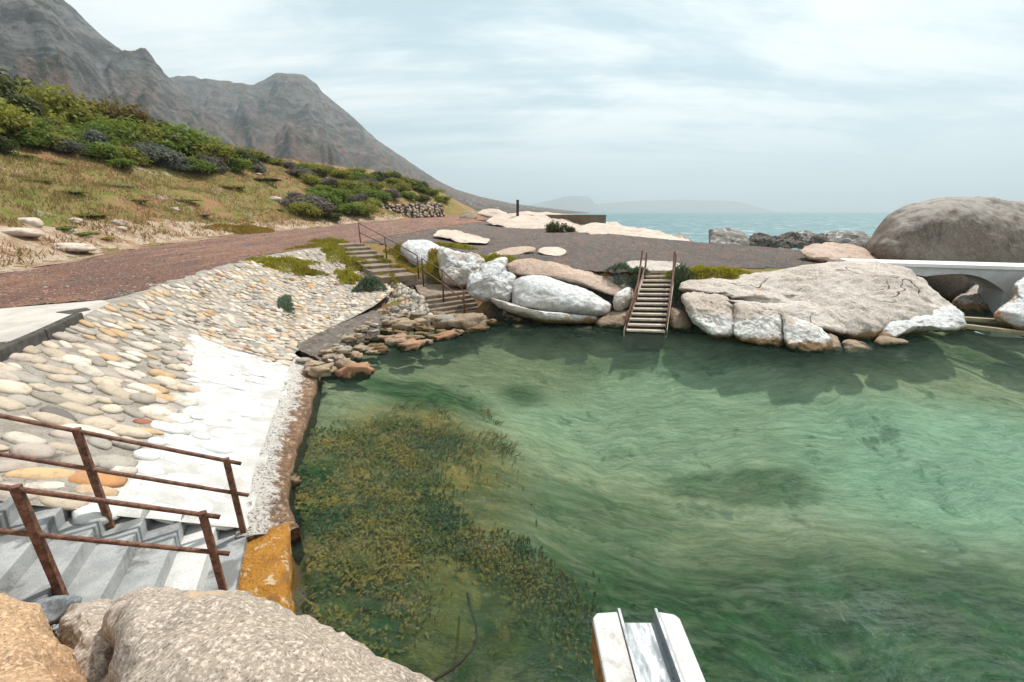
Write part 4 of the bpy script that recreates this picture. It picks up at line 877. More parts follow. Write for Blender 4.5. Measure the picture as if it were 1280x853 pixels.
rail_line('handrail', [PY(529, 350, 18.6), PY(554.3, 371, 16.5), PY(580.5, 390, 15.6)], [.95, 1.08, .84], 'thin rusty handrail down the short lower stone flight')
# cobbled side wall of the landing
wt = [np.array(PY(478, 352, 18.6)), np.array(PY(505, 356, 17.2)), np.array(PY(530, 374, 16.05))]; wb = [np.array(PY(478, 388, 15.9)), np.array(PY(505, 394, 15.6)), np.array(PY(541, 397, 15.3))]
def wsurf(s, r):
    a, b = cr(wb, s), cr(wt, s); return a+(b-a)*r
V = []; Fc = []
for i in range(31):
    for j in range(13):
        p = wsurf(i/30, j/12); V.append(p+np.array((0, 0, fbm((p*2).tolist())*.05)))
for i in range(30):
    for j in range(12): a = i*13+j; Fc.append((a, a+13, a+14, a+1))
wo = mesh_obj('cobble_wall', V, Fc, 'mortar'); tag(wo, 'rough cobble side wall left of the stone landing', 'wall'); pa = wo.data.attributes.new('paint', 'FLOAT', 'POINT')
tag(stones('cobbles', lay(wsurf, .26, .22, .02, .98, .02, .98, raise_=.4, hthick=.7), wo), 'small rounded grey cobbles')

def hit(px, py):      # where the view ray through a photo pixel meets the land
    r = np.array(ray(px, py)); ts = np.linspace(.006, .24, 900); P = np.outer(ts, r); z = land_z(P[:, 0], P[:, 1]); k = np.nonzero(P[:, 2]+H < z)[0]
    return None if not len(k) else P[k[0]]+np.array((0, 0, H))
# loose stones along the shore between the ramp and the steps
SH = [(497, 398, .22, 'pale'), (512, 386, .24, 'tan'), (490, 412, .26, 'grey'), (505, 407, .3, 'tan'), (522, 396, .26, 'grey'), (479, 424, .2, 'brown'), (493, 425, .3, 'rust'), (530, 404, .3, 'brown'), (545, 402, .34, 'tan'), (565, 404, .5, 'grey'), (588, 405, .46, 'brown'), (610, 396, .3, 'grey'), (557, 421, .3, 'rust'), (452, 437, .2, 'brown'), (441, 448, .22, 'tan'), (415, 458, .34, 'tan'), (446, 466, .3, 'rust'), (436, 459, .24, 'brown'), (640, 403, .4, 'brown'), (655, 413, .34, 'rust'), (620, 408, .3, 'brown'), (470, 434, .2, 'grey'), (514, 434, .28, 'rust'), (355, 604, .16, 'tan'), (484, 402, .2, 'grey'), (535, 392, .22, 'pale'), (548, 394, .2, 'brown'), (700, 412, .3, 'brown'), (730, 415, .3, 'brown'), (575, 397, .3, 'tan')]
for _ in range(46):
    t_ = random.random(); SH.append((455+150*t_+random.uniform(-12, 12), 432-34*t_+random.uniform(-14, 12), random.uniform(.10, .24), random.choice(('grey', 'tan', 'brown', 'grey', 'pale'))))
for _ in range(16): SH.append((random.uniform(486, 545), random.uniform(384, 408), random.uniform(.14, .3), random.choice(('grey', 'tan', 'pale', 'grey'))))
for _ in range(16): SH.append((random.uniform(470, 506), random.uniform(388, 404), random.uniform(.12, .24), random.choice(('grey', 'tan', 'pale', 'grey'))))
RN = len(SH)
for q_ in ((392, 457, .17, 'tan'), (381, 452, .14, 'grey'), (402, 463, .2, 'tan'), (388, 463, .13, 'brown')): SH.append(q_)
for _ in range(26):
    t_ = random.random(); SH.append((408+72*t_+random.uniform(-16, 16), 452-56*t_+random.uniform(-8, 8), random.uniform(.05, .14), random.choice(('grey', 'tan', 'brown', 'pale'))))
MK = {'pale': 'granite', 'tan': 'tan_stone', 'grey': 'grey_rock', 'brown': 'brown_rock', 'rust': 'rust_stone'}
M['tan_stone'] = granite('tan_shore_stone', (.27, .19, .12), (.33, .25, .17), .3, 14, tide_top=.2)
M['rust_stone'] = granite('rusty_shore_stone', (.30, .15, .08), (.34, .2, .12), .3, 14, tide_top=.08)
for k, (x, y, s, c) in enumerate(SH):
    z0 = .05 if y > 408 else .16
    if x > 603 and k < 30: z0 = -s*.42
    if k >= RN: z0 = .33
    p = PZ(x, y, z0)
    if 30 <= k < RN:
        q_ = hit(x, y); p = tuple(q_) if q_ is not None and q_[2] > .0 and q_[1] < 22 else p
    where = 'left of the ledge corner' if x < 460 and y > 430 else 'below the cobble wall' if x < 540 else 'at foot of the lower stone steps' if x < 600 else 'below the whitewashed boulders'
    if x < 400: where = 'at the ledge corner by the ochre block'
    if k >= RN: where = 'on the dark weedy concrete strip'; y = 0
    sz = 'large' if s > .33 else 'small' if s < .23 else 'mid-sized'
    blob('shore_stone', p, (s*random.uniform(1.1, 1.6), s*random.uniform(.7, 1.0), s*random.uniform(.4, .7)), MK[c], f'{sz} {c} shore stone in the shallow water {where}' if y > 408 else f'{sz} {c} shore stone lying dry {where}', seed=k+1, rz=random.uniform(-.6, .6), cat='stone', group='loose stones along the waterline', sq=.62, amp=.5)

# ------------------------------------------------------------------ dry stone wall under the hill nose
a, b = np.array(PY(472, 276, 66)), np.array(PY(556, 271, 74)); ta, tb = np.array(PY(474, 256, 67)), np.array(PY(552, 254, 75))
def dsurf(s, r):
    lo = a+(b-a)*s; hi = ta+(tb-ta)*s; return lo+(hi-lo)*r
V = [dsurf(i/20, j/6)+np.array((0, .15, 0)) for i in range(21) for j in range(7)]; Fc = [(i*7+j, i*7+7+j, i*7+8+j, i*7+j+1) for i in range(20) for j in range(6)]
wo = mesh_obj('dry_stone_wall', V, Fc, 'cover'); tag(wo, 'dry stone retaining wall under the bushes at the road end', 'wall')
tag(stones('wall_stones', lay(dsurf, .5, .62, 0, 1, 0, 1, raise_=.5, hthick=.6, sub=lambda s: 1), wo, 'stone_rubble'), 'rough pinkish building stones')

# ------------------------------------------------------------------ vegetation
def leaf_mesh(name, n, rad, ls, lumps=7, seed=0, droop=.3, low=False):
    g = np.random.default_rng(seed); V = []; Fc = []
    cs = g.uniform(-1, 1, (lumps, 3))*np.array((.55, .55, .30))+np.array((0, 0, .42)); rr = g.uniform(.34, .62, lumps)
    if low: cs[:, 2] = g.uniform(.0, .25, lumps); cs[:, :2] *= 1.35; rr *= .75
    for k in range(n):
        c = g.integers(lumps); d = g.standard_normal(3); d /= np.linalg.norm(d)
        if d[2] < -.35: d[2] *= -.6
        sh = g.uniform(.72, 1.03) if g.random() < .8 else g.uniform(.3, .8)
        p = (cs[c]+d*rr[c]*sh*(1+.15*math.sin(d[0]*9+c)+.12*math.cos(d[1]*11)))*np.array(rad)
        if p[2] < 0: p[2] = abs(p[2])*.3
        nrm = d+g.standard_normal(3)*.55; nrm /= np.linalg.norm(nrm)
        u = np.cross(nrm, g.standard_normal(3)); u /= np.linalg.norm(u); w = np.cross(nrm, u); L = ls*g.uniform(.6, 1.4)
        b = len(V); V += [p-u*L*.5, p+w*L*.28, p+u*L*.6+nrm*L*.15, p-w*L*.28]; Fc.append((b, b+1, b+2, b+3))
    me = bpy.data.meshes.new(name); me.from_pydata([tuple(v) for v in V], [], Fc); me.update(); return me
def stem_mesh(rad, seed):
    g = np.random.default_rng(seed); mb = MB()
    for k in range(7):
        a = g.uniform(0, 2*math.pi); q = np.array((math.cos(a)*rad[0]*.5, math.sin(a)*rad[1]*.5, rad[2]*.7)); mb.tube([(0, 0, -.3), tuple(q*np.array((.35, .35, .5))), tuple(q)], .05*rad[2], 5)
    me = bpy.data.meshes.new('twigs'); me.from_pydata(mb.v, [], mb.f); me.materials.append(M['stem']); return me
PROTO = {}
def proto(kind, mat, var):
    k = (kind, mat, var)
    if k not in PROTO:
        rad = {'bush': (1, 1, .95), 'low': (1, 1, .55)}[kind]
        me = leaf_mesh('foliage', 3200 if kind == 'bush' else 2200, rad, .125, 10 if kind == 'bush' else 9, var*13+hash(mat) % 7 if False else var*13+len(mat), low=kind == 'low'); me.materials.append(M[mat])
        PROTO[k] = (me, stem_mesh(rad, var))
    return PROTO[k]
def py_far(x, y): return y > 38
def bush(x, y, r, h, mat, label, kind='bush', group=None, name='shrub', cat='shrub', z=None):
    z = float(land_z(np.array([x]), np.array([y]))[0]) if z is None else z
    r *= 1.08; h *= 1.12 if py_far(x, y) else .86
    me, sm_ = proto(kind, mat, random.randrange(3))
    ro = empty(name, (x, y, z-.1), label, cat, group); ro.rotation_euler = (0, 0, random.uniform(0, 6.28)); ro.scale = (r*random.uniform(.9, 1.15), r*random.uniform(.9, 1.15), h)
    f = bpy.data.objects.new('foliage', me); COL.objects.link(f); f.parent = ro
    t = bpy.data.objects.new('branches', sm_); COL.objects.link(t); t.parent = ro
KN = {'leaf_olive': 'olive green', 'leaf_green': 'bright green', 'leaf_brown': 'rusty brown', 'leaf_grey': 'silver grey', 'leaf_purple': 'dry grey purple', 'leaf_dark': 'dark green'}
def where(px, py):
    if px < 240 and py < 175: return 'in the tall thicket on the hilltop left'
    if px < 330 and py < 235: return 'on the slope below the tall thicket'
    if px < 370: return 'scattered on the dry grass slope'
    if py > 235 : return 'in the green thicket above the road bend'
    return 'along the ridge line before the far peak'
def put(px, py, r, h, mat, kind='bush'):
    p = hit(px, py)
    if p is None: return
    bush(p[0], p[1], r, h, mat, f"{ {'bush':'bushy','low':'spreading low'}[kind]} {KN[mat]} shrub {where(px, py)}", kind, 'shrubs on the hillside')
# tall thicket
for px, py, r, h, m in [(-30, 175, 2.6, 3.0, 'leaf_olive'), (5, 172, 2.2, 2.8, 'leaf_olive'), (30, 168, 2.4, 3.2, 'leaf_dark'), (60, 175, 2.0, 2.4, 'leaf_olive'), (85, 168, 2.6, 3.0, 'leaf_olive'), (20, 150, 2.6, 3.0, 'leaf_olive'), (58, 150, 2.8, 3.0, 'leaf_green'), (110, 172, 2.4, 2.6, 'leaf_olive'), (118, 158, 2.6, 3.0, 'leaf_green'), (135, 172, 2.2, 2.8, 'leaf_brown'), (150, 160, 2.6, 3.2, 'leaf_olive'), (165, 172, 2.2, 2.4, 'leaf_brown'), (180, 165, 2.6, 2.8, 'leaf_brown'), (200, 170, 2.4, 2.4, 'leaf_brown'), (205, 178, 2.2, 2.0, 'leaf_dark'), (90, 150, 3, 3, 'leaf_olive'), (-10, 150, 3, 3, 'leaf_dark'), (60, 187, 1.5, 1.3, 'leaf_olive'), (85, 190, 1.4, 1.2, 'leaf_grey'), (105, 186, 1.6, 1.4, 'leaf_green'), (-5, 190, 1.5, 1.4, 'leaf_dark'), (35, 185, 1.6, 1.6, 'leaf_green')]:
    put(px, py, r, h, m)
# mid slope
for px, py, r, h, m in [(140, 190, 2.4, 1.5, 'leaf_green'), (165, 192, 2.6, 1.5, 'leaf_olive'), (190, 190, 2.4, 1.6, 'leaf_olive'), (215, 195, 2.8, 1.9, 'leaf_green'), (240, 198, 3.0, 2.0, 'leaf_green'), (262, 206, 2.4, 1.5, 'leaf_olive'), (150, 180, 2.0, 1.5, 'leaf_green'), (125, 200, 1.6, 1.1, 'leaf_green'), (120, 190, 1.5, 1.2, 'leaf_grey'), (185, 202, 2.0, 1.1, 'leaf_grey'), (205, 208, 1.8, 1.0, 'leaf_grey'), (228, 213, 1.6, .8, 'leaf_grey'), (165, 205, 1.6, 1.0, 'leaf_olive'), (245, 217, 1.8, .9, 'leaf_green'), (268, 215, 1.7, 1.0, 'leaf_purple'), (290, 214, 1.8, 1.0, 'leaf_green'), (300, 206, 2.0, 1.2, 'leaf_dark'), (283, 200, 2.2, 1.4, 'leaf_purple'), (310, 200, 2.2, 1.1, 'leaf_olive'), (330, 203, 2.0, 1.0, 'leaf_dark'), (320, 215, 1.5, .8, 'leaf_grey'), (145, 210, 1.3, .7, 'leaf_green')]:
    put(px, py, r, h*1.25, m)
for px, py, r, h, m in [(345, 206, 1.8, 1.0, 'leaf_olive'), (365, 212, 1.7, 1.0, 'leaf_purple'), (385, 215, 2.0, 1.2, 'leaf_green'), (400, 220, 2.0, 1.2, 'leaf_olive'), (415, 218, 2.0, 1.2, 'leaf_dark'), (430, 224, 2.0, 1.3, 'leaf_olive'), (445, 222, 2.0, 1.4, 'leaf_olive'), (470, 226, 2.2, 1.5, 'leaf_dark'), (490, 227, 2.2, 1.5, 'leaf_dark'), (510, 232, 2.2, 1.5, 'leaf_olive'), (525, 238, 2.2, 1.5, 'leaf_dark'), (540, 245, 2.0, 1.3, 'leaf_olive'), (552, 252, 1.8, 1.0, 'leaf_olive')]:
    put(px, py, r, h, m)
for px, py, r, h, m in [(372, 252, 1.6, .9, 'leaf_purple'), (385, 258, 1.8, 1.0, 'leaf_green'), (400, 246, 2.0, 1.2, 'leaf_green'), (410, 264, 1.9, 1.1, 'leaf_green'), (420, 252, 2.2, 1.4, 'leaf_green'), (432, 268, 2.0, 1.2, 'leaf_green'), (440, 240, 2.4, 1.5, 'leaf_olive'), (440, 256, 2.2, 1.4, 'leaf_purple'), (452, 268, 2.0, 1.3, 'leaf_olive'), (455, 250, 2.3, 1.5, 'leaf_green'), (468, 240, 2.4, 1.4, 'leaf_olive'), (475, 252, 2.2, 1.3, 'leaf_green'), (490, 248, 2.2, 1.3, 'leaf_purple'), (500, 240, 2.4, 1.4, 'leaf_olive'), (512, 249, 2.0, 1.2, 'leaf_green'), (528, 252, 1.8, 1.0, 'leaf_dark'), (425, 238, 2.0, 1.2, 'leaf_olive'), (408, 232, 1.8, 1.0, 'leaf_purple'), (395, 270, 1.4, .8, 'leaf_purple'), (418, 276, 1.3, .8, 'leaf_dark'), (545, 262, 1.6, .8, 'mat_orange'), (458, 236, 2.0, 1.1, 'leaf_purple')]:
    if m == 'mat_orange': KN[m] = 'yellow green'
    put(px, py, r, h, m, 'bush')
for _ in range(34):
    px = random.uniform(366, 545); py = random.uniform(214, 272); lim = 262-(px-366)*.1 if px > 470 else 276
    if py > lim or py < 205+(px-345)*.13 or (px < 400 and py > 235 and py < 245): continue
    put(px, py, random.uniform(1.5, 2.4), random.uniform(.9, 1.5), random.choice(('leaf_green', 'leaf_olive', 'leaf_green', 'leaf_purple', 'leaf_olive', 'leaf_dark')))
for _ in range(16):
    px = random.uniform(0, 250); put(px, 164+px*.12+random.uniform(-8, 8), random.uniform(1.4, 2.4), random.uniform(1.1, 1.8), random.choice(('leaf_green', 'leaf_olive', 'leaf_green', 'leaf_green', 'leaf_olive')))
# isolated low clumps on the dry slope
for px, py, r, h, m in [(20, 195, 1.0, .5, 'leaf_green'), (62, 203, .9, .45, 'leaf_green'), (82, 240, .9, .35, 'leaf_green'), (135, 232, 1.1, .5, 'leaf_grey'), (75, 285, .9, .4, 'leaf_green'), (100, 292, .8, .35, 'leaf_green'), (125, 298, .7, .3, 'mat_orange'), (225, 250, 1.0, .4, 'leaf_green'), (250, 268, .8, .35, 'leaf_grey'), (330, 225, 1.5, .6, 'leaf_dark'), (350, 262, 1.0, .4, 'leaf_green'), (110, 268, .9, .4, 'leaf_olive'), (165, 250, .9, .4, 'leaf_olive'), (290, 235, 1.2, .5, 'leaf_olive'), (40, 225, .8, .35, 'leaf_olive')]:
    put(px, py, r, h, m, 'low')
p = PY(696, 291, 43); bush(p[0], p[1], 1.25, 1.15, 'leaf_dark', 'dark round bush in front of the brown concrete wall', z=p[2]-.3)
p = PY(713, 291, 43); bush(p[0], p[1], .55, .7, 'leaf_dark', 'small dark bush right beside the dark round bush', z=p[2]-.15)
p = PY(656, 268, 60); bush(p[0], p[1], 1.4, .9, 'leaf_olive', 'low olive bush by the lone dark post', 'low', z=p[2]-.3)
# succulent mats
def surfz(x, y):
    x = np.atleast_1d(np.asarray(x, float)); y = np.atleast_1d(np.asarray(y, float)); z = land_z(x, y); z = np.maximum(z, np.where(sdist(x, y, YARD) > 0, base_z(x, y), -9)); z = np.maximum(z, np.where(sdist(x, y, ROAD) > 0, base_z(x, y), -9))
    ins = sdist(x, y, EPOLY) > -.15
    if ins.any():
        d_ = (x[ins][:, None]-EMBP[:, 0])**2+(y[ins][:, None]-EMBP[:, 1])**2; z[ins] = np.maximum(z[ins], EMBP[d_.argmin(1), 2])
    return z
def hit2(px, py):
    r = np.array(ray(px, py)); ts = np.linspace(.012, .12, 700); P = np.outer(ts, r); k = np.nonzero(P[:, 2]+H < surfz(P[:, 0], P[:, 1]))[0]
    return None if not len(k) else P[k[0]]+np.array((0, 0, H))
def mat_mesh(name, rx, ry, h, n, ls, mat, label, c, rz=0, zf=None, seed=0):
    g = np.random.default_rng(seed+100); cz_, sz_ = math.cos(rz), math.sin(rz); n = int(n*1.4)
    a = g.uniform(0, 2*math.pi, n); q = np.sqrt(g.random(n)); w = q*(1+.28*np.sin(a*3+seed)+.16*np.sin(a*7+seed*2)); lx, ly = w*rx*np.cos(a), w*ry*np.sin(a)
    x, y = c[0]+lx*cz_-ly*sz_, c[1]+lx*sz_+ly*cz_; hh = h*np.maximum(.05, 1-q**2.2)*(.45+1.1*vnoise(x*3, y*3, 1, seed))
    z = (surfz(x, y) if zf else c[2])+hh*g.uniform(.45, 1.0, n)
    p = np.stack([x, y, z], 1); d = np.stack([g.normal(0, .5, n), g.normal(0, .5, n), np.ones(n)], 1); d /= np.linalg.norm(d, axis=1)[:, None]
    u = np.cross(d, g.standard_normal((n, 3))); u /= np.linalg.norm(u, axis=1)[:, None]; L = (ls*g.uniform(.6, 1.4, n))[:, None]
    V = np.stack([p-u*L*.22, p+u*L*.22, p+u*L*.1+d*L, p-u*L*.1+d*L*.9], 1).reshape(-1, 3); Fc = np.arange(4*n).reshape(-1, 4).tolist()
    o = mesh_obj(name, V, Fc, mat, smooth=False, origin=c); return tag(o, label, 'succulent', 'succulent mats')
lz = lambda x, y: float(land_z(np.array([x]), np.array([y]))[0])
def embz(x, y):      # height of the cobble slope under a point
    best = None
    return max(lz(x, y), 1.55)
def matp(px, py, z, rx, ry, h, mat, label, rz=0, n=2600, ls=.085, zf=None, seed=0):
    p = hit2(px, py); p = PZ(px, py, z) if p is None else p
    mat_mesh('succulent_mat', rx, ry, h, n, ls, mat, label, tuple(p), rz, True, seed)
matp(356, 332, 1.85, 1.3, .75, .25, 'mat_yellow', 'yellow green succulent mat spilling over the cobbled slope top', R(60), seed=1)
matp(385, 343, 1.55, .6, .45, .22, 'mat_olive', 'small olive mat with red stones on the cobbled slope', R(30), 1000, seed=2)
matp(358, 382, .95, .75, .22, .16, 'mat_blue', 'thin dark green plant patch among the cobbles', R(120), 700, seed=3)
matp(424, 318, 1.98, 1.9, .9, .3, 'mat_yellow', 'yellow green mat covering the left border of overgrown steps', R(-50), 3000, seed=4)
matp(447, 334, 1.62, 1.3, .6, .35, 'mat_olive', 'olive orange mat below the overgrown steps border', R(-45), 2200, seed=5)
matp(478, 330, 1.62, 1.4, .42, .22, 'mat_olive', 'olive mat growing across the middle of overgrown steps', R(-52), 1800, seed=6)
matp(502, 338, 1.40, .9, .45, .3, 'mat_orange', 'orange tinged mat at the bottom of overgrown steps', R(-45), 1500, seed=7)
matp(520, 322, 1.75, 2.0, .5, .3, 'mat_yellow', 'yellow green mat between thin handrail and smooth white rock', R(-52), 2600, seed=8)
matp(463, 362, 1.05, .62, .42, .4, 'mat_blue', 'blue green succulent cushion on the cobbles below the steps', 0, 1500, seed=9)
matp(492, 352, 1.15, .9, .4, .35, 'mat_olive', 'olive cushion above the rough cobble wall', R(-30), 1400, seed=10)
matp(540, 338, 1.3, 1.3, .45, .3, 'mat_yellow', 'yellow green mat under the lower part of thin upper handrail', R(-50), 2000, seed=20)
matp(500, 318, 1.85, 1.5, .4, .25, 'mat_olive', 'olive mat beside the middle post of thin upper handrail', R(-52), 1700, seed=21)
matp(415, 304, 2.1, 1.6, .5, .25, 'mat_yellow', 'yellow green mat at the head of overgrown steps by the red road', R(-30), 1700, seed=22)
matp(436, 350, 1.3, .9, .5, .35, 'mat_yellow', 'yellow green mat above the blue green succulent cushion', R(-50), 1700, seed=23)
matp(572, 352, .85, 1.0, .4, .25, 'mat_olive', 'olive mat at the back of stone landing under streaked rock face', R(30), 1500, seed=24)
matp(545, 322, 1.8, .9, .5, .3, 'mat_orange', 'orange tinged mat close beside smooth whitewashed rock', R(-50), 1300, seed=25)
matp(570, 310, 2.0, 1.6, .35, .25, 'mat_yellow', 'yellow green fringe on top of the streaked white rock face', R(-35), 1600, seed=11)
matp(617, 327, 1.8, 1.5, .4, .3, 'mat_yellow', 'yellow green fringe behind the lumpy whitewashed boulder', R(-12), 1700, seed=12)
matp(888, 345, 1.68, 1.35, .85, .3, 'mat_yellow', 'bright yellow green mat right of the board steps', R(5), 3800, seed=13)
matp(851, 352, 1.5, .42, .42, .35, 'mat_blue', 'small blue green cushion beside right rail of the board steps', 0, 900, seed=14)
matp(798, 342, 1.62, .35, .3, .3, 'mat_blue', 'little green cushion beside left rail of the board steps', 0, 700, seed=15)
matp(1000, 345, 1.75, .8, .3, .12, 'mat_olive', 'sparse olive patch on top of the granite outcrop', R(10), 700, seed=16)
matp(775, 350, 1.5, .6, .6, .3, 'mat_blue', 'grey green scrub on the dark rock left of the board steps', 0, 900, seed=17)
matp(310, 290, 2.15, 2.6, .9, .25, 'mat_orange', 'orange yellow mat on the sandy verge of the red road', R(70), 2600, .12, lz, seed=18)
matp(400, 308, 2.02, 2.0, .5, .16, 'mat_olive', 'thin olive strip of mat along the edge of the red road', R(75), 1400, seed=19)
# dry grass on the slope and verge: uncountable
def grass():
    g = np.random.default_rng(5); V = []; Fc = []; k = 0
    N = 70000; x = g.uniform(-60, -17, N); y = g.uniform(2, 86, N)
    # denser close by
    keep = g.random(N) < np.clip(24/np.maximum(np.hypot(x+12, y), 6), .12, 1); x = x[keep]; y = y[keep]
    dh = sdist(x, y, HILL); ok = (dh > .3) & (fnoise(x, y, .25, 81)+fnoise(x, y, 1.1, 82)*.8 > -.12); x = x[ok]; y = y[ok]; z = land_z(x, y)
    for a, b, c in zip(x, y, z):
        for q in range(5):
            h = g.uniform(.08, .3); an = g.uniform(0, 6.28); dx, dy = math.cos(an)*.03, math.sin(an)*.03; ox, oy = g.normal(0, .2, 2); lx, ly = g.normal(0, .12, 2)
            V += [(a+ox-dx, b+oy-dy, c-.03), (a+ox+dx, b+oy+dy, c-.03), (a+ox+lx, b+oy+ly, c+h)]; Fc.append((k, k+1, k+2)); k += 3
    o = mesh_obj('dry_grass', V, Fc, 'grass', smooth=False, origin=(0, 0, 0)); tag(o, 'dry straw and olive grass covering the hillside', 'grass', kind='stuff')
grass()
for k, (px, py, r, lab) in enumerate([(18, 291, .9, 'pale flat rock on the grass slope at left frame edge'), (82, 310, 1.0, 'low pale rock patch by the sandy verge left'), (36, 279, .5, 'small grey rock just above the pale flat rock'), (148, 280, .45, 'small orange brown stone in the middle of slope'), (92, 277, .35, 'little grey stone on the slope among green clumps'), (343, 250, .6, 'pale stone cluster near the green thicket'), (218, 262, .3, 'tiny white stone on the dry slope'), (352, 254, .35, 'pale pebble beside the stone cluster'), (322, 219, .45, 'upright pale orange stone high on the slope'), (150, 287, .35, 'pale stone beside the orange brown stone')]):
    p = hit(px, py)
    if p is not None: blob('hill_stone', (p[0], p[1], p[2]), (r, r*.7, r*(.22 if k < 2 else .5)), 'granite_pale' if k not in (3, 8) else 'stone_rubble', lab, seed=60+k, cat='stone', group='stones on the hillside')
for x, y, r, lab in [(372, 340, .16, 'brick red cobble beside the small olive mat'), (395, 330, .18, 'rusty red cobble at top of the cobbled slope')]:
    pass

# ------------------------------------------------------------------ mountains, far houses
def mount_mat(name, rockc, scrub, brown, base):
    s = NT(name); P = s.pos(); z = s.z().outputs['Z']
    n = s.noise(P, .005, 8, .68); m = s.noise(P, .022, 9, .74); f = s.noise(P, .06, 7, .85); W = s.n('ShaderNodeVectorMath', {'operation': 'MULTIPLY_ADD'}, _0=s.n('ShaderNodeTexNoise', Vector=P, Scale=.006, Detail=4).outputs[1], _1=(0, 0, 90), _2=P).outputs[0]
    st = s.noise(s.vec(W, (.12, .12, 1.6)), .035, 8, .72, .2); sl = s.n('ShaderNodeSeparateXYZ', Vector=s.n('ShaderNodeNewGeometry').outputs['Normal']).outputs['Z']
    hi = s.ramp(s.math('ADD', z, s.math('MULTIPLY', s.math('SUBTRACT', n, .5), base)), base*.25, base*.75)
    col = s.mix(s.ramp(n, .4, .6), brown, tuple(c*.75 for c in brown)); col = s.mix(s.math('MULTIPLY', hi, .5), col, rockc)
    col = s.mix(s.math('MULTIPLY', s.ramp(m, .49, .56), .8), col, scrub)
    rk = s.mix(s.ramp(st, .42, .58), tuple(c*1.35 for c in rockc), tuple(c*.35 for c in rockc))
    col = s.mix(s.math('MULTIPLY', s.ramp(s.math('ADD', s.math('MULTIPLY', s.math('SUBTRACT', .85, sl), 1.6), s.math('MULTIPLY', s.math('ADD', hi, s.math('SUBTRACT', m, .5)), .5)), .35, .75), .8), col, rk)
    col = s.mix(s.math('MULTIPLY', s.ramp(f, .5, .58), .7), col, tuple(c*.4 for c in scrub)); col = s.mix(s.math('MULTIPLY', s.ramp(f, .46, .4), .5), col, tuple(c*1.7 for c in rockc))
    return s.finish(col, .95, s.bump(s.math('ADD', m, s.math('MULTIPLY', st, .7)), 10), .03)
M['mount_a'] = mount_mat('scrubby_mountain_rock', (.13, .125, .12), (.05, .055, .032), (.16, .105, .08), 300)
M['mount_b'] = mount_mat('brown_mountain_rock', (.125, .115, .11), (.055, .062, .036), (.18, .105, .08), 330)
def mountain(name, sil, mat, foot, label, ns=220, nv=90, rough=.16, back=.9, seed=0, gully=10):
    """ridge runs through (px,py,Y) points; the flank comes forward to the foot distance."""
    P = np.array([PY(x, y, Y) for x, y, Y in sil]); V = []; Fc = []
    seg = np.cumsum([0]+[np.linalg.norm(P[i+1]-P[i]) for i in range(len(P)-1)]); seg /= seg[-1]
    nb_ = 26
    for i in range(ns+1):
        s = i/ns; rp = np.array([np.interp(s, seg, P[:, k]) for k in range(3)])
        fx, fy = rp[0]*foot+60*0, rp[1]*foot
        for j in range(-nb_, nv+1):
            t = j/nv if j >= 0 else j/nb_
            if t >= 0:
                q = np.array((rp[0]+(fx-rp[0])*t, rp[1]+(fy-rp[1])*t)); prof = (1-t)**1.25*.75+(1-t)*.25
            else:
                q = np.array((rp[0]*(1-t*.5), rp[1]*(1-t*.5))); prof = (1+t)**1.1
            hgt = max(rp[2], 0); pp = Vector((q[0]*.008, q[1]*.0035, seed)); amp = hgt*rough*min(1, abs(t)*5)*min(1, (1-abs(t))*3)
            gl = abs(mnoise.noise(Vector((s*gully+seed, t*1.2, seed*2))))+.5*abs(mnoise.noise(Vector((s*gully*2.7, t*2.5, seed*3))))
            rdg = mnoise.ridged_multi_fractal(pp, .9, 2.1, 6, 1, 2)-1.2
            jag = fbm((s*60, seed, 0), 5)*hgt*.010+fbm((s*20, seed, 4), 3)*hgt*.006
            st_ = fbm((q[0]*.004, q[1]*.004, seed+9), 4)
            z = hgt*prof+amp*(rdg*.55-(.8*(gl-.35)))+jag+amp*.6*st_
            # cliff bands
            z += fbm((q[0]*.03, q[1]*.03, seed), 4)*hgt*.012*min(1, abs(t)*9)
            z = min(z, hgt*(1-.42*abs(t))+jag)
            V.append((q[0], q[1], z-4*abs(t)))
    W = nv+nb_+1
    for i in range(ns):
        for j in range(W-1): a = i*W+j; Fc.append((a, a+W, a+W+1, a+1))
    o = mesh_obj(name, V, Fc, mat, origin=(0, 0, 0)); tag(o, label, 'mountain', kind='structure'); return o
mountain('mountain', [(-900, -330, 900), (-500, -200, 900), (-250, -120, 900), (-80, -62, 920), (0, -38, 940), (45, -20, 950), (80, 0, 960), (104, 22, 970), (130, 48, 990), (155, 64, 1000), (190, 79, 1020), (206, 92, 1030), (222, 106, 1040), (240, 128, 1050), (262, 142, 1050), (288, 172, 1050), (335, 212, 1040), (400, 245, 1000)], 'mount_a', .20, 'steep grey scrubby mountain filling the upper left', ns=320, nv=120, rough=.17, seed=3, gully=14)
mountain('mountain', [(60, 150, 1750), (150, 118, 1750), (195, 100, 1740), (222, 96, 1720), (240, 94.5, 1700), (256, 99, 1700), (285, 102, 1690), (316, 106, 1680), (330, 100, 1680), (344, 92.5, 1680), (362, 91, 1680), (380, 94, 1690), (396, 105, 1700), (404, 117, 1710), (430, 137, 1740), (450, 155, 1770), (470, 174, 1800), (520, 208, 1950), (545, 225, 2050), (570, 237, 2150), (600, 246, 2300), (640, 254.5, 2500), (690, 261, 2700), (742, 266.5, 2900)], 'mount_b', .28, 'brown peaked mountain sloping down to the sea', ns=340, nv=120, rough=.14, seed=8, gully=18)
M['mount_far'] = simple('hazy_far_rock', (.10, .11, .11), (.14, .14, .13), .002, .02, .5)
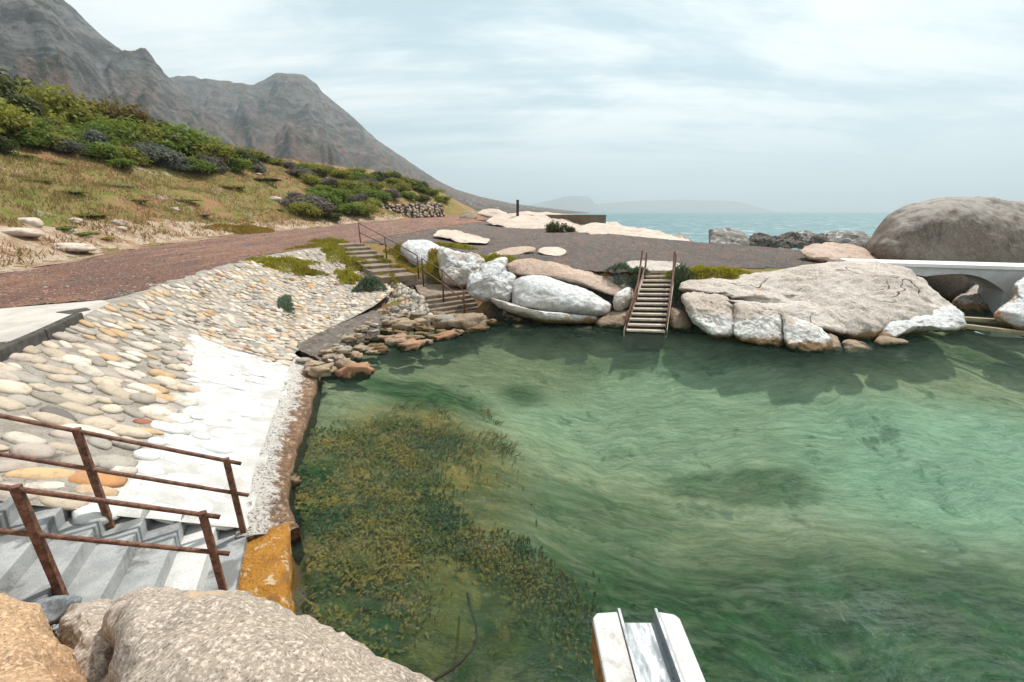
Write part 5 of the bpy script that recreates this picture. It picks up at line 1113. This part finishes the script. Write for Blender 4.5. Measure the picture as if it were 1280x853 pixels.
mountain('mountain', [(560, 268, 8800), (620, 263, 8800), (660, 257, 8800), (690, 250, 8800), (705, 246, 8800), (722, 245, 8800), (736, 246, 8800), (744, 255, 8800), (755, 264, 8800), (762, 267, 8800)], 'mount_far', .85, 'faint table topped headland far across the bay', ns=120, nv=40, rough=.06, seed=12)
mountain('mountain', [(640, 262, 10000), (700, 257, 10000), (760, 254, 10000), (800, 251, 10000), (860, 250, 10000), (920, 252, 10000), (950, 259, 10000), (975, 266, 10000)], 'mount_far', .9, 'very faint long range under cloud on the horizon', ns=120, nv=30, rough=.05, seed=14)
dg = bpy.context.evaluated_depsgraph_get()
bmt = [o for o in bpy.data.objects if o.name == 'mountain.001'][0]
from mathutils.bvhtree import BVHTree
bv = BVHTree.FromPolygons([v.co for v in bmt.data.vertices], [p.vertices for p in bmt.data.polygons])
hp = None
HS = [(576, 250), (584, 252), (592, 251), (600, 254), (604, 251), (612, 255), (618, 253), (625, 256), (631, 258), (638, 257), (645, 259), (652, 260), (660, 260.5), (668, 262), (676, 262.5), (588, 256), (608, 259), (622, 261)]
for k, (x, y) in enumerate(HS):
    r = Vector(ray(x, y)).normalized(); h_ = bv.ray_cast(Vector((0, 0, H)), r)
    if h_[0] is None: continue
    p = h_[0]; w, dpt, hh = random.uniform(7, 13), 8, random.uniform(3.5, 6)
    o = empty('house', tuple(p), 'tiny pale house among scrub on the far coastal slope', 'house', 'houses on the far slope')
    mb = MB(); mb.prism([(p.x-w/2, p.y-dpt/2), (p.x+w/2, p.y-dpt/2), (p.x+w/2, p.y+dpt/2), (p.x-w/2, p.y+dpt/2)], p.z-3, p.z+hh); mb.build('walls', 'house_white', o)
    mb = MB(); z = p.z+hh; x0, x1, y0, y1 = p.x-w/2-.5, p.x+w/2+.5, p.y-dpt/2-.5, p.y+dpt/2+.5
    mb.add([(x0, y0, z), (x1, y0, z), (x1, y1, z), (x0, y1, z), (x0+1.5, p.y, z+2.4), (x1-1.5, p.y, z+2.4)], [(0, 1, 5, 4), (2, 3, 4, 5), (1, 2, 5), (3, 0, 4), (0, 3, 2, 1)]); mb.build('roof', 'house_roof', o)

# ------------------------------------------------------------------ light, sky, air
az = np.array((.64, .77)); az /= np.linalg.norm(az); EL = R(58)
sv = Vector((az[0]*math.cos(EL), az[1]*math.cos(EL), math.sin(EL)))
sl = bpy.data.lights.new('sun', 'SUN'); sl.energy = 4.6; sl.angle = R(2.0); sl.color = (1, .955, .89); so = bpy.data.objects.new('sun', sl); COL.objects.link(so); so.rotation_euler = sv.to_track_quat('Z', 'Y').to_euler()
wd = bpy.data.worlds.new('World'); SC.world = wd; wd.use_nodes = True; t = wd.node_tree; t.nodes.clear()
class WT(NT):
    def __init__(s, tree): s.t = tree; s.out = tree.nodes.new('ShaderNodeOutputWorld')
s = WT(t); sky = t.nodes.new('ShaderNodeTexSky'); sky.sky_type = 'NISHITA'; sky.sun_disc = False; sky.sun_elevation = EL; sky.sun_rotation = math.atan2(sv.x, sv.y); sky.air_density = 1.0; sky.dust_density = 1.0
dirv = s.n('ShaderNodeTexCoord').outputs['Generated']; sp_ = s.n('ShaderNodeSeparateXYZ', Vector=dirv); zc_ = s.math('MAXIMUM', sp_.outputs['Z'], 0.0); den = s.math('ADD', zc_, .16)
pl = s.n('ShaderNodeCombineXYZ', X=s.math('DIVIDE', sp_.outputs['X'], den), Y=s.math('DIVIDE', sp_.outputs['Y'], den), Z=0.0).outputs[0]
c1 = s.noise(s.vec(pl, (.55, 1.0, 1), (0, 0, R(32))), 1.0, 7, .58, .5); c2 = s.noise(s.vec(pl, (.3, 1.4, 1), (0, 0, R(18))), 2.4, 6, .6, .2)
cv = s.math('ADD', s.math('MULTIPLY', c1, .7), s.math('MULTIPLY', c2, .3))
cc = s.mix(s.ramp(cv, .40, .58), (4.7, 6.2, 6.9), (9.5, 9.8, 9.75))
hz = s.ramp(zc_, .22, .0); cc = s.mix(s.math('MULTIPLY', hz, .75), cc, (5.0, 6.6, 7.2))
ax = s.math('DIVIDE', sp_.outputs['X'], s.math('MAXIMUM', sp_.outputs['Y'], .05)); bn = s.noise(s.n('ShaderNodeCombineXYZ', X=s.math('MULTIPLY', ax, 9), Y=s.math('MULTIPLY', sp_.outputs['Z'], 34), Z=0.0).outputs[0], 1.3, 6, .62)
ev = s.math('ADD', sp_.outputs['Z'], s.math('MULTIPLY', s.math('SUBTRACT', bn, .5), .034))
bank = s.math('MULTIPLY', s.math('MULTIPLY', s.ramp(ev, .022, .032), s.ramp(ev, .066, .046)), s.math('MULTIPLY', s.math('MULTIPLY', s.ramp(ax, .16, .30), s.ramp(ax, .72, .5)), s.ramp(sp_.outputs['Y'], .05, .3)))
cc = s.mix(s.math('MULTIPLY', bank, .75), cc, (9.3, 9.6, 9.6))
colw = s.mix(s.math('ADD', .80, s.math('MULTIPLY', s.ramp(cv, .3, .5), .18)), sky.outputs[0], cc)
bg = s.n('ShaderNodeBackground', Color=colw, Strength=.1); t.links.new(bg.outputs[0], s.out.inputs[0])
# air
mb = MB(); mb.prism([(-16000, -60), (16000, -60), (16000, 16000), (-16000, 16000)], -6.0, 1000)
hm = NT('pale_sea_air'); pv_ = hm.n('ShaderNodeVolumePrincipled', Color=(.80, .94, 1.0), Density=.00019, Anisotropy=.2); hm.t.links.new(pv_.outputs[0], hm.out.inputs['Volume']); M['haze'] = hm.m
hzo = mb.build('haze', 'haze', origin=(0, 0, 0)); tag(hzo, 'thin pale sea haze over the bay', 'haze', kind='stuff')
SC.view_settings.view_transform = 'Standard'; SC.view_settings.look = 'None'; SC.view_settings.gamma = 1; SC.view_settings.exposure = .28
SC.render.engine = 'CYCLES'; c = SC.cycles; c.max_bounces = 6; c.diffuse_bounces = 2; c.glossy_bounces = 2; c.transmission_bounces = 2; c.transparent_max_bounces = 8; c.volume_bounces = 0
c.use_denoising = True; c.caustics_reflective = False; c.caustics_refractive = False
for o in bpy.data.objects:
    if '_o' in o: del o['_o']
